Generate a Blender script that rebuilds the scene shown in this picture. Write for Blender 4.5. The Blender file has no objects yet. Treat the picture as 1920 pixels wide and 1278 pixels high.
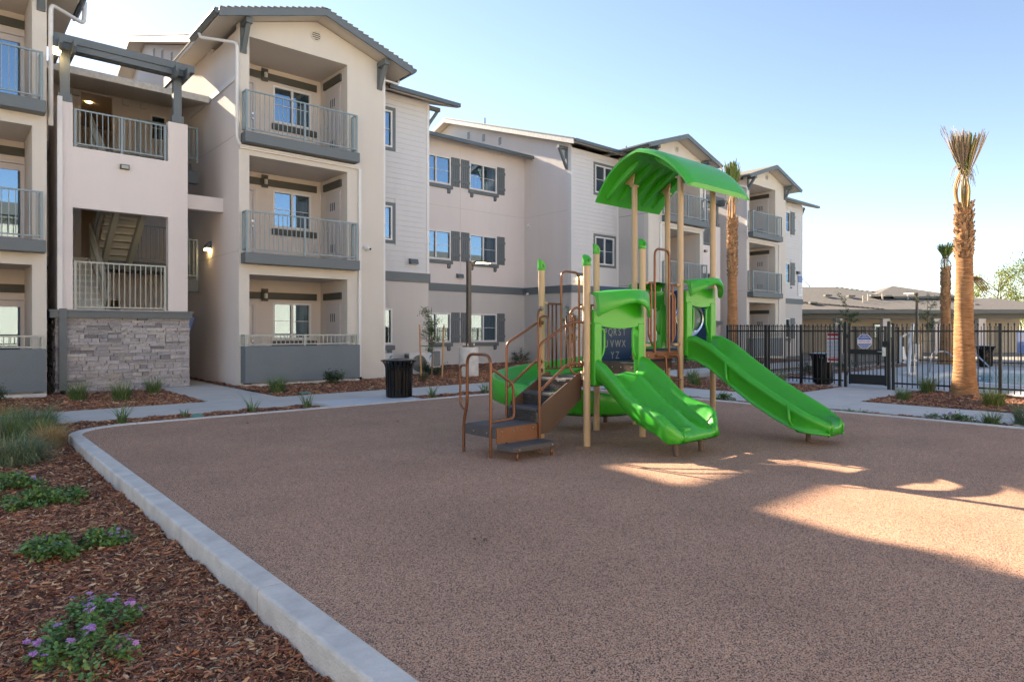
import bpy, bmesh, math, random
import numpy as np
from mathutils import Vector, Matrix
R = math.radians
rnd = random.Random(7)
sc = bpy.context.scene
col = sc.collection

# ------------------------------------------------------------------ camera
F_PX, CX, CY = 1232.0, 1100.0, 619.0           # focal length and principal point, in 1920x1278 pixels
cam_d = bpy.data.cameras.new('camera')
cam = bpy.data.objects.new('camera', cam_d)
col.objects.link(cam)
cam_d.sensor_width = 36.0
cam_d.lens = F_PX / 1920 * 36
cam_d.shift_x = (960 - CX) / 1920
cam_d.shift_y = -(639 - CY) / 1920
cam_d.clip_start, cam_d.clip_end = 0.05, 2000
cam.location = (0, 0, 1.4)
HEAD = math.atan2(1250, 1232)                   # viewing direction from +X towards +Y
cam.rotation_euler = (R(90), 0, HEAD - R(90))
sc.camera = cam

# ------------------------------------------------------------------ sky and sun
SUN_EL, SUN_AZ = R(26.3), R(6.0)                # sun stands beyond the building, 7 degrees west of +Y
w = bpy.data.worlds.new('World'); sc.world = w; w.use_nodes = True
nt = w.node_tree; bg = nt.nodes['Background']
sky = nt.nodes.new('ShaderNodeTexSky'); sky.sky_type = 'NISHITA'
sky.sun_disc = False
sky.sun_elevation = SUN_EL
sky.sun_rotation = -SUN_AZ
sky.altitude = 600; sky.air_density = 0.8; sky.dust_density = 0.1; sky.ozone_density = 2.4
nt.links.new(sky.outputs[0], bg.inputs[0]); bg.inputs[1].default_value = 0.052
sd = bpy.data.lights.new('sun', 'SUN'); sun = bpy.data.objects.new('sun', sd); col.objects.link(sun)
sd.energy = 2.4; sd.angle = R(0.5); sd.color = (1.0, 0.94, 0.86)
sdir = Vector((-math.sin(SUN_AZ) * math.cos(SUN_EL), math.cos(SUN_AZ) * math.cos(SUN_EL), math.sin(SUN_EL)))
sun.rotation_euler = (-sdir).to_track_quat('-Z', 'Y').to_euler()
sun.location = (0, 40, 30)
sc.view_settings.view_transform = 'Standard'
sc.view_settings.look = 'None'
sc.view_settings.gamma = 1
sc.view_settings.exposure = 2.85
sc.view_settings.use_white_balance = True
sc.view_settings.white_balance_temperature = 8200
sc.view_settings.white_balance_tint = 12
sc.view_settings.use_curve_mapping = False
sc.render.engine = 'CYCLES'
try:
    sc.cycles.max_bounces = 7; sc.cycles.diffuse_bounces = 4; sc.cycles.transparent_max_bounces = 10
    sc.cycles.glossy_bounces = 4; sc.cycles.transmission_bounces = 4
    sc.cycles.use_denoising = True; sc.cycles.caustics_reflective = False; sc.cycles.caustics_refractive = False
except Exception:
    pass

# ------------------------------------------------------------------ materials
M = {}
def mat(name, c, rough=0.6, metal=0.0, spec=0.5, var=0.0, vscale=3.0, bump=0.0, bscale=60.0, hue=None,
        island=0.0, ramp=None, emit=None, estr=0.0, streak=False):
    m = bpy.data.materials.new(name); m.use_nodes = True
    t = m.node_tree; N = t.nodes; L = t.links
    b = N['Principled BSDF']
    b.inputs['Base Color'].default_value = (*c, 1)
    b.inputs['Roughness'].default_value = rough
    b.inputs['Metallic'].default_value = metal
    b.inputs['Specular IOR Level'].default_value = spec
    if emit:
        b.inputs['Emission Color'].default_value = (*emit, 1); b.inputs['Emission Strength'].default_value = estr
    tc = N.new('ShaderNodeTexCoord'); geo = N.new('ShaderNodeNewGeometry')
    out = None
    if ramp or island:
        oi = N.new('ShaderNodeObjectInfo')
        ad = N.new('ShaderNodeMath'); ad.operation = 'ADD'
        L.new(geo.outputs['Random Per Island'], ad.inputs[0]); L.new(oi.outputs['Random'], ad.inputs[1])
        fr = N.new('ShaderNodeMath'); fr.operation = 'FRACT'; L.new(ad.outputs[0], fr.inputs[0])
        cr = N.new('ShaderNodeValToRGB')
        if ramp:
            els = cr.color_ramp.elements
            while len(els) < len(ramp): els.new(0.5)
            for e, (p, cc) in zip(els, ramp): e.position = p; e.color = (*cc, 1)
        else:
            els = cr.color_ramp.elements
            els[0].color = tuple(max(0, x * (1 - island)) for x in c) + (1,)
            els[1].color = tuple(min(1, x * (1 + island)) for x in c) + (1,)
        L.new(fr.outputs[0], cr.inputs[0]); out = cr.outputs[0]
    if var:
        nz = N.new('ShaderNodeTexNoise'); nz.inputs['Scale'].default_value = vscale; nz.inputs['Detail'].default_value = 6
        nz.inputs['Roughness'].default_value = 0.65
        src = geo.outputs['Position']
        if streak:
            mp = N.new('ShaderNodeMapping'); mp.inputs['Scale'].default_value = (1, 1, 0.15)
            L.new(src, mp.inputs[0]); src = mp.outputs[0]
        L.new(src, nz.inputs['Vector'])
        mr = N.new('ShaderNodeMapRange'); mr.inputs[1].default_value = 0.25; mr.inputs[2].default_value = 0.75
        mr.inputs[3].default_value = 1 - var; mr.inputs[4].default_value = 1 + var
        L.new(nz.outputs[0], mr.inputs[0])
        mx = N.new('ShaderNodeMix'); mx.data_type = 'RGBA'; mx.blend_type = 'MULTIPLY'; mx.inputs[0].default_value = 1
        if out: L.new(out, mx.inputs[6])
        else: mx.inputs[6].default_value = (*c, 1)
        L.new(mr.outputs[0], mx.inputs[7]); out = mx.outputs[2]
    if out: L.new(out, b.inputs['Base Color'])
    if bump:
        n2 = N.new('ShaderNodeTexNoise'); n2.inputs['Scale'].default_value = bscale; n2.inputs['Detail'].default_value = 4
        L.new(geo.outputs['Position'], n2.inputs['Vector'])
        bp = N.new('ShaderNodeBump'); bp.inputs['Strength'].default_value = bump; bp.inputs['Distance'].default_value = 0.02
        L.new(n2.outputs[0], bp.inputs['Height']); L.new(bp.outputs[0], b.inputs['Normal'])
    M[name] = m
    return m

mat('stucco_pink', (.74, .68, .65), .92, var=.05, vscale=.8, bump=.35, bscale=90, streak=True)
mat('stucco_beige', (.66, .615, .545), .92, var=.05, vscale=.8, bump=.35, bscale=90, streak=True)
mat('stucco_grey', (.56, .535, .51), .92, var=.05, vscale=.9, bump=.35, bscale=90, streak=True)
mat('stucco_niche', (.66, .59, .53), .92, var=.03, vscale=.8, bump=.3, bscale=90)
mat('soffit', (.66, .60, .52), .85, var=.03, vscale=2)
mat('trim_white', (.74, .73, .71), .5, var=.03, vscale=5)
mat('rake_white', (.66, .64, .58), .7, var=.22, vscale=9)
mat('trim_grey', (.125, .15, .16), .55, var=.06, vscale=2.5)
mat('trim_dark', (.068, .068, .056), .6, var=.08, vscale=4)
mat('gutter_grey', (.092, .118, .132), .4, var=.05, vscale=4)
mat('patio_grey', (.165, .195, .21), .85, var=.07, vscale=1.5, bump=.3, bscale=80)
mat('rail_grey', (.225, .30, .325), .4, var=.05, vscale=6)
mat('rail_cream', (.42, .44, .39), .45, var=.05, vscale=6)
mat('siding', (.62, .62, .62), .65, var=.03, vscale=3, streak=True)
mat('door', (.58, .53, .51), .45, var=.03, vscale=3)
mat('shingle', (.21, .18, .15), .95, var=.25, vscale=14, bump=.8, bscale=20, island=.0)
mat('vent_dark', (.03, .03, .03), .8)
mat('steel', (.55, .55, .55), .3, metal=1.0)
mat('black_metal', (.008, .008, .009), .22, spec=.35)
mat('fence_black', (.010, .011, .013), .42, spec=.35)
mat('lamp_glass', (.5, .5, .46), .25)
mat('lamp_lit', (1, .9, .7), .5, emit=(1, .74, .38), estr=5)
mat('camera_white', (.75, .75, .75), .3)
mat('concrete', (.66, .62, .565), .9, var=.2, vscale=5, bump=.5, bscale=70)
mat('sidewalk', (.60, .57, .52), .92, var=.09, vscale=1.6, bump=.35, bscale=120)
mat('pad', (.64, .64, .64), .9, var=.07, vscale=3, bump=.3, bscale=120)
mat('pooldeck', (.46, .46, .45), .9, var=.07, vscale=1.2, bump=.2, bscale=100)
mat('cap_stone', (.125, .145, .148), .6, var=.08, vscale=4)
mat('stone', (.3, .28, .27), .95, var=.25, vscale=16, bump=1.0, bscale=45,
    ramp=[(0, (.20, .195, .205)), (.15, (.33, .318, .33)), (.4, (.42, .40, .41)), (.7, (.50, .475, .48)), (.88, (.41, .38, .36)), (1, (.58, .55, .54))])
mat('mulch_base', (.14, .06, .038), 1.0, var=.5, vscale=30, bump=1.0, bscale=40)
mat('mulch_chip', (.2, .08, .04), .9,
    ramp=[(0, (.10, .042, .027)), (.3, (.28, .108, .062)), (.55, (.43, .17, .095)), (.78, (.56, .25, .13)), (.9, (.68, .41, .22)), (1, (.76, .56, .36))])
mat('soil', (.33, .29, .24), 1.0, var=.2, vscale=.5)
mat('post_tan', (.50, .355, .215), .38, var=.03, vscale=4, bump=.03)
mat('rail_brown', (.20, .082, .042), .3, metal=.35, var=.05, vscale=8)
mat('steel_brown', (.105, .064, .047), .5, var=.1, vscale=6)
mat('panel_rust', (.21, .085, .04), .5, var=.12, vscale=6)
mat('deck_grey', (.085, .078, .078), .7, var=.15, vscale=20, bump=.3, bscale=200)
mat('bolt', (.5, .48, .45), .3, metal=1.0)
mat('green_plastic', (.022, .40, .032), .33, var=.04, vscale=2, spec=.55, bump=.02, bscale=200)
mat('navy', (.018, .06, .17), .4, var=.05, vscale=5)
mat('letter', (.36, .38, .40), .5)
mat('ball_tan', (.45, .28, .15), .4)
mat('trunk_palm', (.44, .20, .085), .95, var=.3, vscale=10, bump=.7, bscale=30)
mat('boot', (.40, .24, .13), .95, island=.45, var=.2, vscale=20)
mat('frond_dry', (.30, .21, .12), .9, ramp=[(0, (.22, .14, .09)), (.5, (.36, .26, .16)), (.8, (.30, .26, .10)), (1, (.42, .34, .22))])
mat('frond_green', (.14, .21, .035), .7, ramp=[(0, (.09, .15, .03)), (.6, (.16, .24, .04)), (1, (.27, .27, .07))])
mat('petiole', (.36, .19, .06), .6, ramp=[(0, (.40, .17, .05)), (.5, (.38, .22, .07)), (.8, (.26, .24, .06)), (1, (.45, .30, .13))])
mat('grass_blue', (.08, .13, .075), .75, ramp=[(0, (.10, .175, .105)), (.55, (.15, .235, .14)), (.85, (.21, .27, .14)), (1, (.42, .35, .2))])
mat('grass_green', (.08, .16, .04), .75, ramp=[(0, (.065, .14, .045)), (.6, (.125, .225, .07)), (.9, (.2, .27, .09)), (1, (.42, .36, .2))])
mat('grass_lime', (.2, .28, .06), .75, ramp=[(0, (.12, .2, .04)), (.6, (.22, .3, .06)), (1, (.4, .38, .15))])
mat('grass_dry', (.46, .30, .14), .85, ramp=[(0, (.38, .22, .09)), (.6, (.5, .33, .16)), (1, (.3, .28, .12))])
mat('leaf', (.045, .12, .03), .5, ramp=[(0, (.05, .14, .04)), (.55, (.10, .235, .06)), (.9, (.13, .255, .062)), (1, (.25, .3, .08))])
mat('leaf_dark', (.025, .055, .03), .5, ramp=[(0, (.016, .04, .022)), (.7, (.035, .08, .035)), (1, (.07, .12, .045))])
mat('leaf_olive', (.06, .1, .04), .55, ramp=[(0, (.035, .07, .028)), (.6, (.075, .14, .045)), (1, (.17, .22, .09))])
mat('leaf_yellow', (.22, .26, .05), .6, ramp=[(0, (.13, .20, .035)), (.5, (.25, .31, .055)), (1, (.46, .40, .08))])
mat('flower', (.45, .2, .55), .6, ramp=[(0, (.38, .16, .5)), (.6, (.5, .24, .58)), (1, (.62, .36, .62))])
mat('bark', (.2, .13, .08), .9, var=.2, vscale=20, bump=.5, bscale=60)
mat('stake', (.58, .32, .15), .8, var=.12, vscale=10)
mat('strap_green', (.02, .14, .09), .6)
mat('pole_bronze', (.075, .066, .055), .4, var=.05, vscale=5)
mat('ac_white', (.62, .63, .62), .45, var=.03, vscale=4)
mat('ac_grille', (.30, .30, .29), .5)
mat('ac_fin', (.02, .055, .075), .5)
mat('logo_blue', (.02, .33, .62), .5)
mat('lid_green', (.10, .26, .22), .5)
mat('sign_white', (.78, .78, .78), .4)
mat('sign_blue', (.03, .09, .36), .4)
mat('sign_red', (.62, .03, .05), .4)
mat('print_blue', (.14, .22, .46), .5)
mat('print_grey', (.36, .40, .50), .5)
mat('club_wall', (.60, .53, .44), .9, var=.04, vscale=1.2, bump=.2, bscale=60)
mat('club_roof', (.165, .150, .135), .95, var=.22, vscale=5, bump=.6, bscale=9)
mat('club_beam', (.125, .14, .135), .6)
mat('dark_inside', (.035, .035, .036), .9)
mat('blind', (.40, .43, .38), .8)
mat('slat_blind', (.52, .56, .52), .7)
mat('water_pipe', (.6, .6, .58), .4)
mat('leaf_litter', (.2, .09, .05), .9)
mat('opp_wall', (.62, .54, .43), .9)

# playground rubber: small granules in tan, orange brown and black
def rubber():
    m = bpy.data.materials.new('rubber'); m.use_nodes = True; t = m.node_tree; N = t.nodes; L = t.links; b = N['Principled BSDF']
    geo = N.new('ShaderNodeNewGeometry')
    v = N.new('ShaderNodeTexVoronoi'); v.inputs['Scale'].default_value = 240; L.new(geo.outputs['Position'], v.inputs['Vector'])
    sp = N.new('ShaderNodeSeparateColor'); L.new(v.outputs['Color'], sp.inputs[0])
    cr = N.new('ShaderNodeValToRGB'); cr.color_ramp.interpolation = 'CONSTANT'
    pts = [(0, (.055, .038, .034)), (.27, (.38, .195, .13)), (.40, (.64, .375, .255)), (.62, (.56, .295, .19)), (.78, (.73, .46, .315)), (.92, (.72, .38, .21))]
    e = cr.color_ramp.elements
    while len(e) < len(pts): e.new(.5)
    for a, (p, c) in zip(e, pts): a.position = p; a.color = (*c, 1)
    L.new(sp.outputs[0], cr.inputs[0])
    n = N.new('ShaderNodeTexNoise'); n.inputs['Scale'].default_value = .9; n.inputs['Detail'].default_value = 5; n.inputs['Roughness'].default_value = .6
    L.new(geo.outputs['Position'], n.inputs['Vector'])
    mr = N.new('ShaderNodeMapRange'); mr.inputs[1].default_value = .3; mr.inputs[2].default_value = .7; mr.inputs[3].default_value = .88; mr.inputs[4].default_value = 1.1
    L.new(n.outputs[0], mr.inputs[0])
    mx = N.new('ShaderNodeMix'); mx.data_type = 'RGBA'; mx.blend_type = 'MULTIPLY'; mx.inputs[0].default_value = 1
    L.new(cr.outputs[0], mx.inputs[6]); L.new(mr.outputs[0], mx.inputs[7]); L.new(mx.outputs[2], b.inputs['Base Color'])
    bp = N.new('ShaderNodeBump'); bp.inputs['Strength'].default_value = .6; bp.inputs['Distance'].default_value = .003
    L.new(v.outputs['Distance'], bp.inputs['Height']); bp.invert = True; L.new(bp.outputs[0], b.inputs['Normal'])
    b.inputs['Roughness'].default_value = .9; b.inputs['Specular IOR Level'].default_value = .3
    M['rubber'] = m
rubber()

def glass_pane(name, tint, refl, trans):
    m = bpy.data.materials.new(name); m.use_nodes = True; t = m.node_tree; N = t.nodes; L = t.links
    N.remove(N['Principled BSDF']); o = N['Material Output']
    g = N.new('ShaderNodeBsdfGlossy'); g.inputs['Color'].default_value = (*tint, 1); g.inputs['Roughness'].default_value = .015
    tr = N.new('ShaderNodeBsdfTransparent'); tr.inputs['Color'].default_value = (*trans, 1)
    fr = N.new('ShaderNodeFresnel'); fr.inputs['IOR'].default_value = 1.5
    ma = N.new('ShaderNodeMath'); ma.operation = 'ADD'; ma.use_clamp = True; ma.inputs[1].default_value = refl
    L.new(fr.outputs[0], ma.inputs[0])
    mx = N.new('ShaderNodeMixShader'); L.new(ma.outputs[0], mx.inputs[0]); L.new(tr.outputs[0], mx.inputs[1]); L.new(g.outputs[0], mx.inputs[2])
    L.new(mx.outputs[0], o.inputs[0]); M[name] = m
glass_pane('pane', (.55, .78, 1.0), .20, (.55, .62, .62))
glass_pane('dome', (.95, .97, 1.0), .08, (.86, .88, .9))

def palm_bark():
    m = bpy.data.materials.new('palm_bark'); m.use_nodes = True; t = m.node_tree; N = t.nodes; L = t.links; b = N['Principled BSDF']
    geo = N.new('ShaderNodeNewGeometry'); mp = N.new('ShaderNodeMapping'); mp.inputs['Scale'].default_value = (5, 5, 34); L.new(geo.outputs['Position'], mp.inputs[0])
    n = N.new('ShaderNodeTexNoise'); n.inputs['Scale'].default_value = 1; n.inputs['Detail'].default_value = 7; n.inputs['Roughness'].default_value = .7; L.new(mp.outputs[0], n.inputs['Vector'])
    n2 = N.new('ShaderNodeTexNoise'); n2.inputs['Scale'].default_value = 2.5; n2.inputs['Detail'].default_value = 4; L.new(geo.outputs['Position'], n2.inputs['Vector'])
    mx0 = N.new('ShaderNodeMath'); mx0.operation = 'MULTIPLY_ADD'; mx0.inputs[1].default_value = .35; L.new(n2.outputs[0], mx0.inputs[0]); L.new(n.outputs[0], mx0.inputs[2])
    cr = N.new('ShaderNodeValToRGB'); e = cr.color_ramp.elements
    pts = [(.42, (.10, .045, .022)), (.6, (.34, .16, .07)), (.75, (.47, .235, .105)), (.92, (.58, .36, .19))]
    while len(e) < 4: e.new(.5)
    for a, (p, c) in zip(e, pts): a.position = p; a.color = (*c, 1)
    L.new(mx0.outputs[0], cr.inputs[0]); L.new(cr.outputs[0], b.inputs['Base Color']); b.inputs['Roughness'].default_value = .95
    bp = N.new('ShaderNodeBump'); bp.inputs['Strength'].default_value = 1; bp.inputs['Distance'].default_value = .03; L.new(n.outputs[0], bp.inputs['Height']); L.new(bp.outputs[0], b.inputs['Normal'])
    M['trunk_palm'] = m
palm_bark()

def perforated():
    m = bpy.data.materials.new('perforated'); m.use_nodes = True; t = m.node_tree; N = t.nodes; L = t.links; b = N['Principled BSDF']
    b.inputs['Base Color'].default_value = (.045, .04, .04, 1); b.inputs['Roughness'].default_value = .6
    geo = N.new('ShaderNodeNewGeometry'); mp = N.new('ShaderNodeMapping'); mp.inputs['Scale'].default_value = (0, 34, 34)
    L.new(geo.outputs['Position'], mp.inputs[0])
    fr = N.new('ShaderNodeVectorMath'); fr.operation = 'FRACTION'; L.new(mp.outputs[0], fr.inputs[0])
    sb = N.new('ShaderNodeVectorMath'); sb.operation = 'SUBTRACT'; sb.inputs[1].default_value = (0, .5, .5); L.new(fr.outputs[0], sb.inputs[0])
    ln = N.new('ShaderNodeVectorMath'); ln.operation = 'LENGTH'; L.new(sb.outputs[0], ln.inputs[0])
    gt = N.new('ShaderNodeMath'); gt.operation = 'GREATER_THAN'; gt.inputs[1].default_value = .33; L.new(ln.outputs['Value'], gt.inputs[0])
    L.new(gt.outputs[0], b.inputs['Alpha']); M['perforated'] = m
perforated()

def water():
    m = bpy.data.materials.new('pool_water'); m.use_nodes = True; t = m.node_tree; N = t.nodes; L = t.links; b = N['Principled BSDF']
    b.inputs['Base Color'].default_value = (.02, .42, .55, 1); b.inputs['Roughness'].default_value = .08
    n = N.new('ShaderNodeTexNoise'); n.inputs['Scale'].default_value = 5; n.inputs['Detail'].default_value = 3
    geo = N.new('ShaderNodeNewGeometry'); L.new(geo.outputs['Position'], n.inputs['Vector'])
    bp = N.new('ShaderNodeBump'); bp.inputs['Strength'].default_value = .25; bp.inputs['Distance'].default_value = .05
    L.new(n.outputs[0], bp.inputs['Height']); L.new(bp.outputs[0], b.inputs['Normal']); M['water'] = m
water()

# ------------------------------------------------------------------ mesh helpers
class MB:
    def __init__(s): s.v = []; s.f = []
    def quad(s, a, b, c, d):
        n = len(s.v); s.v += [a, b, c, d]; s.f.append((n, n+1, n+2, n+3)); return s
    def poly(s, pts):
        n = len(s.v); s.v += list(pts); s.f.append(tuple(range(n, n+len(pts)))); return s
    def hexa(s, p):          # 8 corners: bottom ring 0-3, top ring 4-7
        n = len(s.v); s.v += [tuple(q) for q in p]
        for q in ((3,2,1,0),(4,5,6,7),(0,1,5,4),(1,2,6,5),(2,3,7,6),(3,0,4,7)): s.f.append(tuple(n+i for i in q))
        return s
    def box(s, x0, x1, y0, y1, z0, z1):
        x0, x1 = sorted((x0, x1)); y0, y1 = sorted((y0, y1)); z0, z1 = sorted((z0, z1))
        return s.hexa([(x0,y0,z0),(x1,y0,z0),(x1,y1,z0),(x0,y1,z0),(x0,y0,z1),(x1,y0,z1),(x1,y1,z1),(x0,y1,z1)])
    def prism(s, pts, d):    # polygon pts extruded by vector d
        n = len(s.v); k = len(pts); d = Vector(d)
        s.v += [tuple(p) for p in pts] + [tuple(Vector(p) + d) for p in pts]
        s.f.append(tuple(n+i for i in range(k))[::-1]); s.f.append(tuple(n+k+i for i in range(k)))
        for i in range(k): j = (i+1) % k; s.f.append((n+i, n+j, n+k+j, n+k+i))
        return s
    def tube(s, pts, r, n=8, r1=None, caps=True):
        P = [Vector(p) for p in pts]; k = len(P); base = len(s.v)
        up = None
        for i, p in enumerate(P):
            t = (P[min(i+1, k-1)] - P[max(i-1, 0)]).normalized()
            if up is None:
                up = t.orthogonal().normalized()
            up = (up - t * up.dot(t)).normalized(); q = t.cross(up)
            rr = r if r1 is None else r + (r1 - r) * i / max(1, k-1)
            if isinstance(r, (list, tuple)): rr = r[i]
            for j in range(n):
                a = 2*math.pi*j/n; s.v.append(tuple(p + (up*math.cos(a) + q*math.sin(a))*rr))
        for i in range(k-1):
            for j in range(n):
                a = base+i*n+j; b_ = base+i*n+(j+1) % n; s.f.append((a, b_, b_+n, a+n))
        if caps:
            s.f.append(tuple(base+j for j in range(n))[::-1]); s.f.append(tuple(base+(k-1)*n+j for j in range(n)))
        return s
    def lathe(s, prof, c, n=20, caps=True):  # prof: (r, z)
        base = len(s.v); k = len(prof)
        for r, z in prof:
            for j in range(n):
                a = 2*math.pi*j/n; s.v.append((c[0]+r*math.cos(a), c[1]+r*math.sin(a), c[2]+z))
        for i in range(k-1):
            for j in range(n):
                a = base+i*n+j; b_ = base+i*n+(j+1) % n; s.f.append((a, b_, b_+n, a+n))
        if caps:
            s.f.append(tuple(base+j for j in range(n))[::-1]); s.f.append(tuple(base+(k-1)*n+j for j in range(n)))
        return s
    def grid(s, rows, close=False):
        base = len(s.v); k = len(rows); n = len(rows[0])
        for r in rows: s.v += [tuple(p) for p in r]
        for i in range(k-1):
            for j in range(n if close else n-1):
                a = base+i*n+j; b_ = base+i*n+(j+1) % n; s.f.append((a, b_, b_+n, a+n))
        return s
    def build(s, name, m, parent=None, smooth=False, loc=None, bevel=0, kind=None, solid=0, sub=0, autosm=None):
        me = bpy.data.meshes.new(name)
        o = bpy.data.objects.new(name, me); col.objects.link(o)
        off = Vector((0, 0, 0))
        if parent is not None:
            o.parent = parent; off = wloc(parent)
        if loc is not None:
            o.location = Vector(loc) - off; off = Vector(loc)
        me.from_pydata([(x-off[0], y-off[1], z-off[2]) for x, y, z in s.v], [], s.f)
        me.materials.append(M[m] if isinstance(m, str) else m)
        if smooth:
            me.polygons.foreach_set('use_smooth', [True]*len(me.polygons))
            if autosm: me.set_sharp_from_angle(angle=R(autosm))
        me.update()
        if solid:
            q = o.modifiers.new('s', 'SOLIDIFY'); q.thickness = solid; q.offset = -1
        if bevel:
            q = o.modifiers.new('b', 'BEVEL'); q.width = bevel; q.segments = 2; q.limit_method = 'ANGLE'; q.angle_limit = R(40)
        if sub:
            q = o.modifiers.new('u', 'SUBSURF'); q.levels = sub; q.render_levels = sub
        if kind: o['kind'] = kind
        return o
def wloc(o):
    v = Vector((0, 0, 0))
    while o is not None: v += o.location; o = o.parent
    return v
def tag(o, label=None, cat=None, group=None, kind=None):
    if label: o['label'] = label
    if cat: o['category'] = cat
    if group: o['group'] = group
    if kind: o['kind'] = kind
    return o
def thing(name, label, cat, loc=(0, 0, 0), group=None, kind=None):
    o = bpy.data.objects.new(name, None); col.objects.link(o); o.location = loc; o.empty_display_size = .2
    return tag(o, label, cat, group, kind)
def sub_empty(name, parent, loc=None):
    o = bpy.data.objects.new(name, None); col.objects.link(o); o.parent = parent; o.empty_display_size = .1
    if loc is not None: o.location = Vector(loc) - wloc(parent)
    return o
def copy_tree(o, parent=None):
    c = o.copy(); col.objects.link(c); c.parent = parent
    for ch in o.children: copy_tree(ch, c)
    return c
def dup_part(o, delta):
    c = o.copy(); col.objects.link(c); c.location = o.location + Vector(delta); return c
def bez(pts, n=6):            # smooth a polyline by Catmull-Rom
    P = [Vector(p) for p in pts]; out = []
    for i in range(len(P)-1):
        p0, p1, p2, p3 = P[max(i-1, 0)], P[i], P[i+1], P[min(i+2, len(P)-1)]
        for k in range(n):
            t = k/n
            out.append(.5*((2*p1)+(p2-p0)*t+(2*p0-5*p1+4*p2-p3)*t*t+(3*p1-p0-3*p2+p3)*t**3))
    out.append(P[-1]); return out
def fillet(pts, r, n=5):      # polyline with rounded corners
    P = [Vector(p) for p in pts]; out = [P[0]]
    for i in range(1, len(P)-1):
        a = (P[i-1]-P[i]); b_ = (P[i+1]-P[i]); rr = min(r, a.length*.48, b_.length*.48)
        A = P[i]+a.normalized()*rr; B = P[i]+b_.normalized()*rr
        for k in range(n+1):
            t = k/n; out.append(A*(1-t)**2 + P[i]*2*t*(1-t) + B*t*t)
    out.append(P[-1]); return out
FONT = None
def text_mesh(name, s, size, mtx, m, parent=None, extrude=.002, align='CENTER', width=1.0):
    cu = bpy.data.curves.new(name, 'FONT'); cu.body = s; cu.size = size; cu.extrude = extrude
    cu.align_x = align; cu.align_y = 'CENTER'
    o = bpy.data.objects.new(name+'_tmp', cu); col.objects.link(o)
    dg = bpy.context.evaluated_depsgraph_get(); me = bpy.data.meshes.new_from_object(o.evaluated_get(dg))
    bpy.data.objects.remove(o); bpy.data.curves.remove(cu)
    me.name = name
    q = bpy.data.objects.new(name, me); col.objects.link(q); me.materials.clear(); me.materials.append(M[m])
    mtx = mtx @ Matrix.Diagonal((width, 1, 1, 1))
    if parent is not None:
        q.parent = parent; mtx = Matrix.Translation(-wloc(parent)) @ mtx
    q.matrix_basis = mtx
    return q
def face_mtx(loc, xdir, up=(0, 0, 1)):       # local x along xdir, local y along up
    x = Vector(xdir).normalized(); y = Vector(up).normalized(); z = x.cross(y)
    return Matrix.Translation(loc) @ Matrix((x, y, z)).transposed().to_4x4()

# ------------------------------------------------------------------ the ground
MB().quad((-500,-500,-.2),(500,-500,-.2),(500,500,-.2),(-500,500,-.2)).build('ground', 'soil', kind='structure')
PX0, PX1, PY0, PY1, PR = 1.36, 10.95, -7.0, 11.70, .75
def rounded(off):      # playground outline, left side up, along the far side, right side down; off pushes it outwards
    r = PR + off; P = [(PX0-off, PY0), (PX0-off, .6), (PX0-off, 3.75), (PX0-off, 6.9)]
    for k in range(9):
        a = math.pi - k/8*math.pi/2; P.append((PX0+PR+r*math.cos(a), PY1-PR+r*math.sin(a)))
    P += [(3.8, PY1+off), (6.4, PY1+off), (8.6, PY1+off)]
    for k in range(9):
        a = math.pi/2 - k/8*math.pi/2; P.append((PX1-PR+r*math.cos(a), PY1-PR+r*math.sin(a)))
    P += [(PX1+off, 8), (PX1+off, 5), (PX1+off, 2.2), (PX1+off, PY0)]
    return P
MB().poly([(x, y, 0) for x, y in rounded(.01)][::-1]).build('playground_surface', 'rubber', kind='structure')
kerb = thing('kerb', None, None, (1.3, 2, 0), kind='structure')
inn, outr = rounded(0.0), rounded(.145)
cuts = [0, 1, 2, 3, 8, 12, 13, 14, 16, 21, 24, 25, 26, len(inn)-1]
for a, b in zip(cuts, cuts[1:]):
    rows = []
    for i in range(a, b+1):
        p, q = Vector((*inn[i], 0)), Vector((*outr[i], 0))
        j = i+1 if i < b else i-1; d = (Vector((*inn[j], 0))-p).normalized()*.006*(1 if i == a else (1 if i == b else 0))
        p = p + d; q = q + d; t = (q-p).normalized(); up = Vector((0, 0, 1))
        rows.append([p-up*.18, p+up*.004, p+t*.012+up*.014, q-t*.016+up*.014, q-t*.004+up*.008, q-up*.006, q-up*.18])
    m = MB().grid(rows)
    n = len(rows[0]); m.f.append(tuple(range(n))); m.f.append(tuple(range((len(rows)-1)*n, len(rows)*n))[::-1])
    m.build('kerb_section', 'concrete', kerb)
# small leaf litter on the rubber
for x, y, a in [(2.6, 3.6, .3), (2.55, 3.66, 1.4), (3.3, 10.6, 2.0), (4.4, 9.4, .8), (5.0, 9.2, 2.6)]:
    c, s = math.cos(a)*.03, math.sin(a)*.03
    o = MB().quad((x-c, y-s, .004), (x+s*.5, y-c*.5, .012), (x+c, y+s, .005), (x-s*.5, y+c*.5, .014)).build('fallen_leaf', 'leaf_litter', loc=(x, y, 0))
    tag(o, 'small dry brown leaf lying on the brown rubber play surface', 'leaf', 'dry leaves on the rubber surface')

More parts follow.
